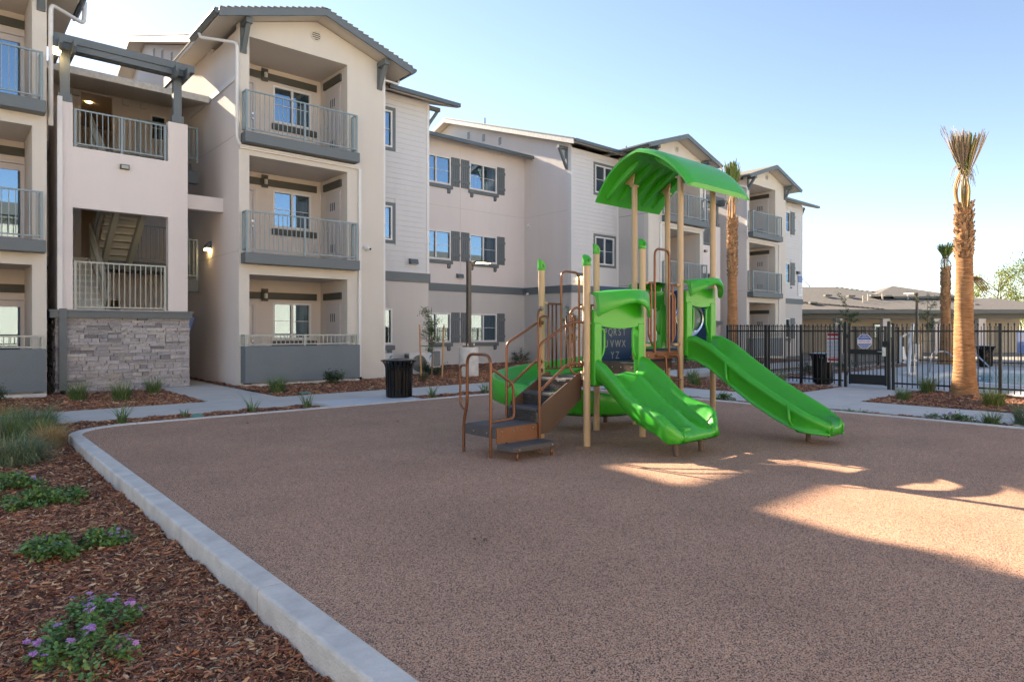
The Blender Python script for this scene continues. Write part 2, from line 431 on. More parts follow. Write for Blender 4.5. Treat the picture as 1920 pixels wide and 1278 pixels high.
def paving(name, xs, ys, m, z=-.05):
    p = thing(name, None, None, (xs[0], ys[0], z), kind='structure')
    for a, b in zip(xs, xs[1:]):
        for c, d in zip(ys, ys[1:]):
            MB().box(a+.004, b-.004, c+.004, d-.004, -.19, z).build('concrete_panel', m, p, bevel=.008)
    return p
fr = lambda a, b, n: [a+(b-a)*i/n for i in range(n+1)]
paving('sidewalk', fr(-7.1, 29.9, 24), [13.12, 14.93], 'sidewalk')
paving('sidewalk', [11.8, 13.4], fr(-6.4, 13.12, 13), 'sidewalk')
paving('gate_path', fr(13.4, 16.5, 2), [5.62, 7.4], 'sidewalk', -.048)
paving('building_path', [3.92, 5.28], fr(14.93, 22.4, 5), 'sidewalk', -.047)
paving('bench_pad', [5.25, 7.15], [11.86, 13.12], 'pad', -.012)

def smooth(a, b, x):
    t = min(1, max(0, (x-a)/(b-a))); return t*t*(3-2*t)
def hn(x, y):          # gentle lumps in the mulch
    return .012*math.sin(x*7.3+y*3.1)*math.sin(y*5.7-x*2.2) + .01*math.sin(x*13.1-y*9.7) + .008*math.sin(17*x+11*y)*math.sin(23*y-5*x)
def mulch_h(x, y):
    h = -.07
    if x < 1.25: h = -.13 + .065*smooth(8.5, 12, y)
    if x > 13.3: h += .05*math.exp(-((x-16.2)**2+(y-4.4)**2)/1.2) + .02
    if x > 5 and y > 15: h += .04*smooth(15.2, 16.5, y)
    return h + hn(x, y)
beds = [(-4, 1.22, -1, 13.12, .08), (1.22, 5.25, 10.9, 13.12, .1), (7.15, 11.8, 10.9, 13.12, .12), (-7, 3.92, 14.93, 19.6, .12),
        (5.28, 30, 14.93, 23.2, .2), (11.0, 11.8, -6, 11.0, .12), (13.4, 16.5, 7.4, 13.12, .15), (13.4, 16.5, -6, 5.62, .12), (17.2, 29.5, 9.8, 10.85, .2)]
mb_ = MB()
for x0, x1, y0, y1, st in beds:
    nx, ny = max(2, int((x1-x0)/st)), max(2, int((y1-y0)/st))
    mb_.grid([[(x0+(x1-x0)*j/nx, y0+(y1-y0)*i/ny, mulch_h(x0+(x1-x0)*j/nx, y0+(y1-y0)*i/ny)) for j in range(nx+1)] for i in range(ny+1)])
mb_.build('mulch_bed', 'mulch_base', kind='structure', smooth=True)

def chips(name, regions, seed):
    g = np.random.default_rng(seed); V = []; n0 = 0
    for x0, x1, y0, y1, dens, lmin, lmax in regions:
        n = int((x1-x0)*(y1-y0)*dens)
        x = g.uniform(x0, x1, n); y = g.uniform(y0, y1, n)
        z = np.array([mulch_h(a, b) for a, b in zip(x, y)]) + g.uniform(-.002, .016, n)
        L = lmin + (lmax-lmin)*g.beta(1.2, 3.2, n); W = L*g.uniform(.10, .38, n); T = W*g.uniform(.25, .6, n)
        yaw = g.uniform(0, 2*np.pi, n); pit = g.normal(0, .28, n); rol = g.normal(0, .6, n)
        cy, sy, cp, sp_, cr, sr = np.cos(yaw), np.sin(yaw), np.cos(pit), np.sin(pit), np.cos(rol), np.sin(rol)
        ex = np.stack([cy*cp, sy*cp, sp_], 1)
        ez0 = np.stack([-cy*sp_, -sy*sp_, cp], 1); ey0 = np.stack([-sy, cy, 0*cy], 1)
        ey = ey0*cr[:, None] + ez0*sr[:, None]; ez = -ey0*sr[:, None] + ez0*cr[:, None]
        c = np.stack([x, y, z], 1); l = (L/2)[:, None]; w_ = (W/2)[:, None]; t = T[:, None]
        k = g.uniform(.2, 1, (n, 1)); k2 = g.uniform(.2, 1, (n, 1)); b = g.normal(0, .25, (n, 1))*w_
        P = np.stack([c-ex*l-ey*w_*k, c-ex*l+ey*w_*k, c+ex*l*.1+ey*(w_+b), c+ex*l*.1-ey*(w_-b), c+ex*l+ey*w_*k2, c+ex*l-ey*w_*k2,
                      c-ex*l*.9+ez*t*.7, c+ex*l*.1+ey*b+ez*t, c+ex*l*.9+ez*t*.7], 1)
        V.append(P.reshape(-1, 3)); n0 += n
    V = np.concatenate(V)
    q = np.array([[0,3,7,6],[3,5,8,7],[1,6,7,2],[2,7,8,4]]); F = (np.arange(n0)[:, None, None]*9 + q[None]).reshape(-1, 4)
    me = bpy.data.meshes.new(name); me.vertices.add(len(V)); me.vertices.foreach_set('co', V.ravel().astype(np.float32))
    me.loops.add(len(F)*4); me.loops.foreach_set('vertex_index', F.ravel().astype(np.int32))
    me.polygons.add(len(F)); me.polygons.foreach_set('loop_start', (np.arange(len(F))*4).astype(np.int32))
    me.update(calc_edges=True); me.materials.append(M['mulch_chip'])
    o = bpy.data.objects.new(name, me); col.objects.link(o)
    return tag(o, 'shredded red brown bark mulch covering the planting beds', 'mulch', kind='stuff')
chips('bark_mulch', [(-.6, 1.21, 1.2, 4.5, 10500, .008, .068), (-.6, 1.21, 4.5, 8, 6000, .01, .075), (-.6, 1.21, 8, 13.1, 2600, .016, .09),
        (-2.5, -.6, 1, 10, 500, .02, .1),
        (1.2, 5.24, 11.5, 13.1, 1500, .02, .1), (7.2, 11.78, 11.6, 13.1, 1000, .03, .1), (-2.5, 3.9, 14.95, 19.3, 900, .03, .12),
        (5.3, 13, 14.95, 20, 600, .03, .12), (12, 30, 14.95, 23, 90, .05, .14), (11.1, 11.78, -2, 11.6, 900, .03, .1),
        (13.42, 16.5, 7.4, 13.1, 500, .03, .12), (13.42, 16.5, -2, 5.6, 1300, .025, .1), (17.2, 29, 9.8, 10.8, 80, .05, .12)], 3)

# pool deck and pool
pool = [(20.2, 4.0), (21.0, 6.0), (21.5, 6.9), (24, 7.3), (27.2, 7.0), (28.0, 4.0), (27, 0), (20.5, 0)]
pd = MB()
cx, cy = 24.2, 3.6
ring = [(cx+(x-cx)*1.07, cy+(y-cy)*1.07) for x, y in pool]
sq = [(16.6, 3.6), (16.6, 9), (16.6, 10.95), (24, 10.95), (30.2, 10.95), (30.2, 4), (30.2, -7), (16.6, -7)]
for i in range(8):
    j = (i+1) % 8
    pd.quad((*sq[i], -.055), (*ring[i], -.055), (*ring[j], -.055), (*sq[j], -.055))
pd.build('pool_deck', 'pooldeck', kind='structure')
cp = MB()
for i in range(8):
    j = (i+1) % 8
    cp.hexa([(*pool[i], -.3), (*pool[j], -.3), (*ring[j], -.3), (*ring[i], -.3), (*pool[i], -.045), (*pool[j], -.045), (*ring[j], -.045), (*ring[i], -.045)])
cp.build('pool_coping', 'pad', kind='structure')
MB().poly([(*p, -.14) for p in pool]).build('pool_water', 'water', kind='structure')

# ------------------------------------------------------------------ the apartment building
B = thing('apartment_building', 'three storey pale stucco apartment building with gabled balcony bays and grey trim', 'building', (8, 18.2, -.1))
ZF = [.1, 3.38, 6.45]
def P_of(plane, c):
    if plane == 'y': return lambda u, d, z: (u, c+d, z)
    if plane == '-x': return lambda u, d, z: (c+d, u, z)
    return lambda u, d, z: (c-d, u, z)
def wall(name, m, plane, c, u0, u1, z0, z1, th=.2, holes=(), parent=None):
    P = P_of(plane, c); mb = MB()
    us = sorted({u0, u1, *[h[0] for h in holes], *[h[1] for h in holes]}); zs = sorted({z0, z1, *[h[2] for h in holes], *[h[3] for h in holes]})
    us = [u for u in us if u0 <= u <= u1]; zs = [z for z in zs if z0 <= z <= z1]
    solid = lambda i, j: 0 <= i < len(us)-1 and 0 <= j < len(zs)-1 and not any(h[0] < (us[i]+us[i+1])/2 < h[1] and h[2] < (zs[j]+zs[j+1])/2 < h[3] for h in holes)
    for i in range(len(us)-1):
        for j in range(len(zs)-1):
            if not solid(i, j): continue
            a, b, c_, d = us[i], us[i+1], zs[j], zs[j+1]
            mb.quad(P(a,0,c_), P(b,0,c_), P(b,0,d), P(a,0,d)); mb.quad(P(b,th,c_), P(a,th,c_), P(a,th,d), P(b,th,d))
            if not solid(i-1, j): mb.quad(P(a,th,c_), P(a,0,c_), P(a,0,d), P(a,th,d))
            if not solid(i+1, j): mb.quad(P(b,0,c_), P(b,th,c_), P(b,th,d), P(b,0,d))
            if not solid(i, j-1): mb.quad(P(a,th,c_), P(b,th,c_), P(b,0,c_), P(a,0,c_))
            if not solid(i, j+1): mb.quad(P(a,0,d), P(b,0,d), P(b,th,d), P(a,th,d))
    return mb.build(name, m, parent or B)
def window(x0, x1, z0, z1, y, split=2, blind=.5, fr_=.055):
    """white vinyl sliding window in a hole of a wall facing -Y"""
    f = MB(); a, b = y-.014, y+.07
    f.box(x0, x1, a, b, z0, z0+fr_); f.box(x0, x1, a, b, z1-fr_, z1); f.box(x0, x0+fr_, a, b, z0+fr_, z1-fr_); f.box(x1-fr_, x1, a, b, z0+fr_, z1-fr_)
    xm = (x0+x1)/2; cells = [(x0+fr_, x1-fr_)]
    if split == 2:
        f.box(xm-.03, xm+.03, a+.006, b, z0+fr_, z1-fr_); cells = [(x0+fr_, xm-.03), (xm+.03, x1-fr_)]
    zm = (z0+z1)/2
    for c, d in cells: f.box(c, d, y+.036, y+.048, zm-.009, zm+.009)
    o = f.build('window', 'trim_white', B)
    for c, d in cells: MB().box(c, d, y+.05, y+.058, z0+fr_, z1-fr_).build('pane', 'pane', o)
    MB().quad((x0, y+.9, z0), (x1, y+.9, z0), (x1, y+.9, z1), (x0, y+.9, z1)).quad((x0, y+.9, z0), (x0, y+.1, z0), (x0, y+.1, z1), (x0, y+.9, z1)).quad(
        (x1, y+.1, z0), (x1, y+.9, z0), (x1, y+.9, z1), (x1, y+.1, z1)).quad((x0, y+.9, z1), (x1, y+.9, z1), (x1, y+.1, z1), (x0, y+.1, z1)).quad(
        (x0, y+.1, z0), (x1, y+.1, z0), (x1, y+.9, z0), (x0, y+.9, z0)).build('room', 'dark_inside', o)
    if blind == .5: blind = rnd.choice([.3, .5, .5, .62, .95])
    if blind:
        c = MB(); xs = x1-.05; n = int((x1-x0)*blind/.09)
        for k in range(n): c.quad((xs-.088, y+.13+.03*(k % 2), z0+.02), (xs, y+.16-.03*(k % 2), z0+.02), (xs, y+.16-.03*(k % 2), z1-.04), (xs-.088, y+.13+.03*(k % 2), z1-.04)); xs -= .09
        c.build('blind', 'slat_blind', o)
    return o
def flat_trim(x0, x1, z0, z1, y, wd=.11, m='trim_grey'):
    f = MB(); a = y-.022
    f.box(x0-wd, x1+wd, a, y, z1, z1+wd); f.box(x0-wd, x1+wd, a, y, z0-wd, z0); f.box(x0-wd, x0, a, y, z0, z1); f.box(x1, x1+wd, a, y, z0, z1)
    f.build('window_trim', m, B)
def sill(x0, x1, z, y, corb=True):
    o = MB().box(x0-.06, x1+.08, y-.07, y, z-.15, z).build('window_sill', 'trim_grey', B, bevel=.02)
    if corb:
        for cx_ in (x0+.1, x1-.1):
            MB().prism([(cx_-.065, y-.06, z-.152), (cx_-.065, y-.06, z-.27), (cx_-.065, y, z-.33), (cx_-.065, y, z-.152)], (.13, 0, 0)).build('corbel', 'trim_grey', o)
def shutter(x0, x1, z0, z1, y):
    m = MB(); n = 4; wd = (x1-x0)/n
    for k in range(n): m.box(x0+k*wd+.006, x0+(k+1)*wd-.006, y-.035, y, z0, z1)
    h = z1-z0
    for zc in (z0+h*.2, z1-h*.22): m.box(x0-.012, x1+.012, y-.058, y-.036, zc-.055, zc+.055)
    m.build('shutter', 'trim_grey', B)
def railing(x0, x1, y, z0, z1, m='rail_grey', ret=0, name='balcony_railing', near=True, mid=True):
    f = MB(); f.box(x0, x1, y-.022, y+.022, z1-.035, z1); f.box(x0, x1, y-.016, y+.016, z0, z0+.03)
    pw = .024
    posts = [x0+pw, x1-pw] + ([(x0+x1)/2] if mid else [])
    for px in posts: f.box(px-pw, px+pw, y-pw, y+pw, z0-.09, z1-.036)
    if ret:
        for px in (x0+.0, x1-.044):
            f.box(px, px+.044, y+.024, y+ret, z1-.035, z1); f.box(px, px+.032, y+.024, y+ret, z0, z0+.03)
            f.box(px, px+.044, y+ret-.04, y+ret, z0+.03, z1-.035)
            f.box(px+.008, px+.024, y+ret*.5-.008, y+ret*.5+.008, z0+.03, z1-.035)
    n = max(2, round((x1-x0)/.112)); first = None
    xs = [x0+(x1-x0)*k/n for k in range(1, n)]
    xs = [x for x in xs if not (mid and abs(x-(x0+x1)/2) < .04)]
    if not near:
        for x in xs: f.box(x-.008, x+.008, y-.008, y+.008, z0+.03, z1-.036)
        return f.build(name, m, B)
    o = f.build(name, m, B)
    for x in xs:
        if first is None:
            first = MB().box(x-.0085, x+.0085, y-.0085, y+.0085, z0+.03, z1-.036).build('baluster', m, o, loc=(x, y, z0)); fx0 = x
        else: dup_part(first, (x-fx0, 0, 0))
    return o
def knee_brace(x, y0, y1, zt, zb, wd=.15):
    m = MB(); a, b = x-wd/2, x+wd/2
    m.box(a, b, y1-.055, y1, zb, zt-.15); m.box(a-.004, b+.004, y0, y1, zt-.15, zt)
    m.prism([(a+.02, y0+.06, zt-.15), (a+.02, y0+.2, zt-.15), (a+.02, y1-.055, zb+.2), (a+.02, y1-.055, zb+.02)], (wd-.04, 0, 0))
    m.build('knee_brace', 'trim_grey', B, bevel=.008)
def slope_slab(name, m, x0, x1, ya, za, yb, zb, t):
    MB().hexa([(x0,ya,za-t),(x1,ya,za-t),(x1,yb,zb-t),(x0,yb,zb-t),(x0,ya,za),(x1,ya,za),(x1,yb,zb),(x0,yb,zb)]).build(name, m, B)

def drip(fx, S, y0, xc, hw, mir):
    a0, a1 = S(0.0, 3.22)
    MB().box(a0, a1, y0-.07, y0-.002, 6.06, 6.10).box(a0, a1, y0-.09, y0-.002, 6.105, 6.15).build('drip_gutter', 'trim_white', B)
    dxs = fx(3.22)
    MB().box(dxs-.04, dxs+.04, y0-.075, y0-.003, .05, 6.06).build('downspout', 'trim_white', B)
    MB().box(dxs-.045, dxs+.045, y0-.1, y0-.003, -.02, .05).build('drain_outlet', 'black_metal', B)
    # downspout from the roof gutter down to that drip gutter
    e = xc - hw*(1 if not mir else -1); sgn = -1 if not mir else 1
    xw = fx(0)+sgn*.06
    MB().tube(fillet([(e+sgn*.04, y0+.95, 9.12), (e+sgn*.02, y0+.9, 8.98), (xw+.0, y0-.06, 8.72), (xw, y0-.06, 6.3), (fx(.03), y0-.06, 6.12)], .12), .042, 8).build('downspout', 'trim_white', B, smooth=True)

def bay(X0, mir, y0, near, deep, lower_only=False):
    W = 3.99
    fx = (lambda a: X0+W-a) if mir else (lambda a: X0+a)
    S = lambda a, b: tuple(sorted((fx(a), fx(b))))
    o0, o1 = S(.25, 2.87); s0, s1 = S(.04, 3.08)
    tops = [2.85, 5.93, 9.0]
    holes = [(o0, o1, ZF[i]-.001 if i else -.1, tops[i]) for i in range(3)]
    # front wall with its three openings and the gable above
    wall('wall', 'stucco_beige', 'y', y0, X0, X0+W, -.12, 9.12, .22, holes)
    xc = X0+W/2; rz = 10.12; sl = .335; hw = W/2+.63
    zg = lambda x: rz-.17-sl*abs(x-xc)
    MB().prism([(X0, y0, 9.12), (X0+W, y0, 9.12), (X0+W, y0, zg(X0+W)), (xc, y0, zg(xc)), (X0, y0, zg(X0))], (0, .22, 0)).build('gable', 'stucco_beige', B)
    MB().box(X0+.0, X0+W, y0-.012, y0-.002, -.16, -.03).build('footing', 'concrete', B)
    # gable roof
    yf = y0-.62; yb = y0+4.2
    for sgn in (-1, 1):
        xe = xc+sgn*hw; ze = rz-sl*hw
        p = [(xc, yf, rz), (xe, yf, ze), (xe, yf, ze-.05), (xc, yf, rz-.05)]
        MB().prism(p, (0, yb-yf, 0)).build('roof', 'shingle', B)
        p = [(xc, yf+.03, rz-.052), (xe-sgn*.02, yf+.03, ze-.052+sl*.02), (xe-sgn*.02, yf+.03, ze-.15+sl*.02), (xc, yf+.03, rz-.15)]
        MB().prism(p, (0, yb-yf-.03, 0)).build('soffit', 'soffit', B)
        p = [(xc, yf-.02, rz-.01), (xe, yf-.02, ze-.01), (xe, yf-.02, ze-.21), (xc, yf-.02, rz-.21)]
        MB().prism(p, (0, .046, 0)).build('rake_board', 'trim_grey', B)
        g = MB(); gx = xe+sgn*.01
        g.prism([(gx, yf-.01, ze-.02), (gx+sgn*.11, yf-.01, ze-.03), (gx+sgn*.11, yf-.01, ze-.09), (gx+sgn*.06, yf-.01, ze-.15), (gx, yf-.01, ze-.15)], (0, 2.25, 0))
        g.build('gutter', 'gutter_grey', B)
        if near:     # shingle courses along the rake show as a stepped edge
            c = MB()
            for k in range(17):
                x = xc+sgn*(k+.3)/17*hw; z = rz-sl*abs(x-xc); c.box(x-.08, x+.08, yf-.03, yf+.3, z-.02, z+.006)
            c.build('shingle_edge', 'shingle', B, kind='stuff')
    for a in (.10, 3.85):
        x = fx(a); knee_brace(x, y0-.5, y0, zg(x)-.02, zg(x)-.02-(.78 if near else .7))
    v = MB(); cxv = xc-.02
    v.lathe([(.13, 0), (.15, 0), (.15, .03), (.12, .03)], (0, 0, 0), 20, caps=False)
    vent = MB()
    ro = [(r*math.cos(t)+cxv, y0-.02-zz, 9.55+r*math.sin(t)) for zz, r in ((0, .15),) for t in [0]]
    for k in range(20):
        a, b_ = 2*math.pi*k/20, 2*math.pi*(k+1)/20
        q = lambda r, t, y: (cxv+r*math.cos(t), y, 9.55+r*math.sin(t))
        vent.quad(q(.12,a,y0-.025), q(.15,a,y0-.025), q(.15,b_,y0-.025), q(.12,b_,y0-.025)); vent.quad(q(.15,a,y0-.025), q(.15,a,y0), q(.15,b_,y0), q(.15,b_,y0-.025))
    for k in range(4):
        z = 9.55-.085+k*.055; hw_ = math.sqrt(max(0, .122**2-(z-9.55)**2)); vent.box(cxv-hw_, cxv+hw_, y0-.02, y0-.004, z, z+.026)
    vo = vent.build('gable_vent', 'stucco_beige', B)
    MB().poly([(cxv+.12*math.cos(2*math.pi*k/20), y0-.003, 9.55+.12*math.sin(2*math.pi*k/20)) for k in range(20)]).build('opening', 'vent_dark', vo)
    # balconies, one niche per floor
    yb_ = y0+1.86
    for i, zf in enumerate(ZF):
        zt = tops[i]
        n = MB()
        n.quad((o0, y0+.22, zt+.002), (o1, y0+.22, zt+.002), (o1, yb_, zt+.002), (o0, yb_, zt+.002))
        n.quad((o0-.002, y0+.22, zf), (o0-.002, yb_, zf), (o0-.002, yb_, zt), (o0-.002, y0+.22, zt))
        n.quad((o1+.002, yb_, zf), (o1+.002, y0+.22, zf), (o1+.002, y0+.22, zt), (o1+.002, yb_, zt))
        n.build('niche_wall', 'stucco_niche', B)
        w0, w1 = S(1.47, 2.58); d0, d1 = S(.12, 1.0)
        wall('niche_wall', 'stucco_niche', 'y', yb_, o0, o1, zf, zt+.002, .12, [(w0, w1, zf+1.03, zf+2.11), (d0, d1, zf+.02, zf+2.1)])
        window(w0, w1, zf+1.03, zf+2.11, yb_, blind=.48)
        dm = MB(); dm.box(d0, d1, yb_-.02, yb_+.05, zf+2.02, zf+2.1); dm.box(d0, d0+.07, yb_-.02, yb_+.05, zf+.02, zf+2.02); dm.box(d1-.07, d1, yb_-.02, yb_+.05, zf+.02, zf+2.02)
        do = dm.build('glass_door', 'door', B)
        lf = MB(); e0, e1 = d0+.075, d1-.075
        lf.box(e0, e0+.13, yb_, yb_+.045, zf+.03, zf+2.01); lf.box(e1-.13, e1, yb_, yb_+.045, zf+.03, zf+2.01); lf.box(e0+.13, e1-.13, yb_, yb_+.045, zf+1.86, zf+2.01); lf.box(e0+.13, e1-.13, yb_, yb_+.045, zf+.03, zf+.26)
        lf.build('leaf', 'door', do)
        MB().box(e0+.13, e1-.13, yb_+.02, yb_+.028, zf+.26, zf+1.86).build('pane', 'pane', do)
        MB().box(d0, d1, yb_+.3, yb_+.34, zf, zf+2.1).build('blind', 'blind', do)
        hx = fx(.91); MB().box(hx-.02, hx+.02, yb_-.05, yb_, zf+.98, zf+1.02).box(hx-.025, hx+.025, yb_-.03, yb_, zf+1.12, zf+1.17).build('handle', 'steel', do)
        MB().box(*S(.25, 2.74), yb_-.05, yb_, zf+2.2, zf+2.4).build('lintel', 'trim_dark', B)
        MB().box(*S(1.44, 2.74), yb_-.06, yb_, zf+.81, zf+.99).build('window_sill', 'trim_dark', B, bevel=.01)
        lx = fx(1.23)
        lp = MB().box(lx-.09, lx+.09, yb_-.075, yb_-.051, zf+2.14, zf+2.5).build('wall_lamp', 'trim_dark', B)
        MB().tube([(lx, yb_-.15, zf+2.22), (lx, yb_-.15, zf+2.36)], .05, 10).build('shade', 'lamp_glass', lp)
        MB().tube([(lx, yb_-.15, zf+2.361), (lx, yb_-.15, zf+2.41)], .06, 10).box(lx-.02, lx+.02, yb_-.15, yb_-.076, zf+2.36, zf+2.4).build('hood', 'trim_dark', lp)
        # closet door in the side of the niche
        cxx = fx(2.87); sg = -1 if not mir else 1
        def sx(t): return cxx+sg*t
        ya, yc = y0+.42, y0+1.42
        cd = MB().box(sx(.001), sx(.02), ya, yc, zf+.02, zf+2.1).build('closet_door', 'trim_white' if False else 'door', B)
        MB().box(sx(.021), sx(.03), ya+.06, yc-.06, zf+.04, zf+2.05).build('leaf', 'door', cd)
        for zv in (.32, 1.55):
            v_ = MB()
            for k in range(3): yv = (ya+yc)/2-.16+k*.13; v_.box(sx(.031), sx(.036), yv, yv+.06, zf+zv, zf+zv+.24)
            v_.build('vent', 'print_grey' if False else 'trim_grey', cd)
        MB().tube([(sx(.03), yc-.14, zf+1.0), (sx(.085), yc-.14, zf+1.0)], .025, 8).build('handle', 'steel', cd)
        MB().box(sx(.001), sx(.06), ya-.06, yc+.12, zf+2.2, zf+2.4).build('lintel', 'trim_dark', B)
        # slab edge, floor and railing
        if i:
            MB().box(s0, s1, y0-.36, y0-.002, zf-.27, zf).build('balcony_slab', 'trim_grey', B, bevel=.012)
            MB().box(o0, o1, y0-.001, yb_, zf-.1, zf-.002).build('balcony_floor', 'concrete', B)
            railing(s0+.03, s1-.05, y0-.3, zf+.07, zf+1.07, 'rail_grey', ret=.28, near=near)
        else:
            MB().box(s0, s1, y0-.36, y0-.24, .05, .99).build('patio_wall', 'patio_grey', B, bevel=.01)
            for q0 in (s0, s1-.1): MB().box(q0, q0+.1, y0-.24, y0-.002, .05, .99).build('patio_wall', 'patio_grey', B)
            MB().box(s0, s1, y0-.33, y0-.01, -.16, .02).build('footing', 'concrete', B)
            MB().box(o0, o1, y0-.23, yb_, 0, zf-.002).build('patio_floor', 'concrete', B)
            railing(s0+.0, s1-.03, y0-.3, 1.02, 1.29, 'rail_cream', ret=.28, near=near)
    # cream gutter below the top balcony and its downspout
    if X0 > 0: drip(fx, S, y0, xc, hw, mir)
    else:
        MB().tube(fillet([(2.52, y0+.9, 9.35), (2.5, y0+.9, 8.82), (1.79, y0-.02, 8.72), (1.79, y0-.02, 6.0)], .14), .045, 8).build('downspout', 'trim_white', B, smooth=True)
bay(5.47, False, 18.24, True, 22)
bay(21.7, True, 18.24, False, 22)
bay(29.5, False, 18.24, False, 22)
bay(-2.27, True, 19.0, True, 22)

# side walls of the projecting units, up to the underside of the main roof
RY, RZ, RS = 29.06, 12.26, .314
def roofz(y): return RZ-RS*abs(y-RY)
def gable_side(x, y0, face, m='stucco_pink', zb=-.1, yend=39, step=None):
    mb = MB(); t = .2 if face < 0 else -.2
    yb = y0+2.3
    pts = [(x, y0+.002, zb), (x, yend, zb), (x, yend, roofz(yend)-.2), (x, RY, RZ-.2), (x, yb, roofz(yb)-.2), (x, yb, 9.15), (x, y0+.002, 9.15)]
    mb.prism(pts, (t, 0, 0)).build('wall', m, B)
gable_side(5.47-.001, 18.24, -1); gable_side(29.5-.001, 18.24, -1); gable_side(25.69+.001, 18.24, 1); gable_side(1.72+.001, 19.0, 1)
# control joints in the side walls
for x, y0, y1 in ((5.468, 18.26, 24), (29.498, 18.26, 24)):
    for z in (3.44, 6.46): MB().box(x-.004, x+.002, y0, y1, z-.008, z+.008).build('control_joint', 'stucco_grey', B)
# ledge where the stair roof meets the bay wall
MB().hexa([(5.435, 18.36, 7.86), (5.47, 18.36, 7.86), (5.47, 22.9, 7.86), (5.435, 22.9, 7.86), (5.435, 18.36, 7.98), (5.47, 18.36, 8.0), (5.47, 22.9, 8.0), (5.435, 22.9, 7.98)]).build('ledge', 'trim_white', B)
def side_vents(x, ys):
    for y, z in ys:
        v = MB()
        MBv = MB().box(x-.012, x-.002, y-.14, y+.14, z-.2, z+.2).build('louvre', 'trim_white', B)
        for k in range(6): v.prism([(x-.02, y-.11, z-.17+k*.06), (x-.02, y+.11, z-.17+k*.06), (x-.02, y+.11, z-.135+k*.06), (x-.02, y-.11, z-.135+k*.06)], (.007, 0, 0))
        v.build('slot', 'trim_grey', MBv)
side_vents(5.469, [(27.5, 11.25), (26.3, 10.83), (25.0, 10.37)])
side_vents(18.819, [(27.47, 11.1), (26.2, 10.72), (24.9, 10.3)])

# main roofs: front slope, back slope, soffit, gutter, white rakes
def main_roof(parts, x0, x1, left_rake=True, right_rake=False):
    for a, b, ye in parts:
        slope_slab('roof', 'shingle', a, b, ye, roofz(ye), RY, RZ, .06)
        slope_slab('soffit', 'soffit', a+.02, b-.02, ye+.03, roofz(ye+.03)-.062, RY, RZ-.062, .1)
        MB().box(a, b, ye-.13, ye-.004, roofz(ye)-.15, roofz(ye)-.02).build('gutter', 'gutter_grey', B, bevel=.015)
    slope_slab('roof', 'shingle', x0, x1, RY+10.5, RZ-RS*10.5, RY, RZ, .06)
    slope_slab('soffit', 'soffit', x0+.02, x1-.02, RY+10.4, RZ-RS*10.4-.062, RY, RZ-.062, .1)
    for flag, x in ((left_rake, x0), (right_rake, x1)):
        if not flag: continue
        ye = parts[0][2] if x == x0 else parts[-1][2]; sg = -1 if x == x0 else 1
        MB().prism([(x, ye, roofz(ye)-.03), (x, RY, RZ-.03), (x, RY, RZ-.24), (x, ye, roofz(ye)-.24)], (sg*.03, 0, 0)).build('rake_board', 'rake_white', B)
        MB().prism([(x, RY, RZ-.03), (x, RY+10.5, RZ-RS*10.5-.03), (x, RY+10.5, RZ-RS*10.5-.24), (x, RY, RZ-.24)], (sg*.03, 0, 0)).build('rake_board', 'rake_white', B)
        MB().prism([(x, ye, roofz(ye)+.012), (x, RY, RZ+.012), (x, RY, RZ-.028), (x, ye, roofz(ye)-.028)], (sg*.05, 0, 0)).build('drip_edge', 'gutter_grey', B)
main_roof([(5.0, 9.95, 20.3), (9.95, 12.55, 18.9)], 5.0, 12.55)
main_roof([(18.4, 21.6, 19.4), (21.6, 26.2, 20.3)], 18.4, 26.2)
main_roof([(29.03, 34.0, 20.3), (34.0, 38.75, 18.9)], 29.03, 38.75)
main_roof([(-9, 2.3, 20.6)], -9, 2.3, False)
# lower roof over the set-back wing
slope_slab('roof', 'shingle', 11.9, 18.81, 22.45, 9.12, RY, 11.2, .06)
slope_slab('soffit', 'soffit', 11.9, 18.8, 22.48, 9.06, RY, 11.13, .1)
slope_slab('roof', 'shingle', 11.9, 18.81, 36, 9.0, RY, 11.2, .06)
MB().box(11.76, 18.74, 22.31, 22.445, 8.96, 9.10).build('gutter', 'gutter_grey', B, bevel=.015)
MB().tube(fillet([(18.7, 22.38, 9.0), (18.76, 22.4, 8.93), (18.8, 22.6, 8.95)], .03), .035, 8).build('gutter_outlet', 'trim_white', B)
for x, y in ((8.9, 26), (15.6, 27.4), (19.6, 27.2), (23.0, 20.7)):
    z = (11.2-.314*(RY-y)) if 12 < x < 18 else roofz(y)
    MB().tube([(x, y, z-.1), (x, y, z+.42)], .035, 8).build('vent_pipe', 'gutter_grey', B)

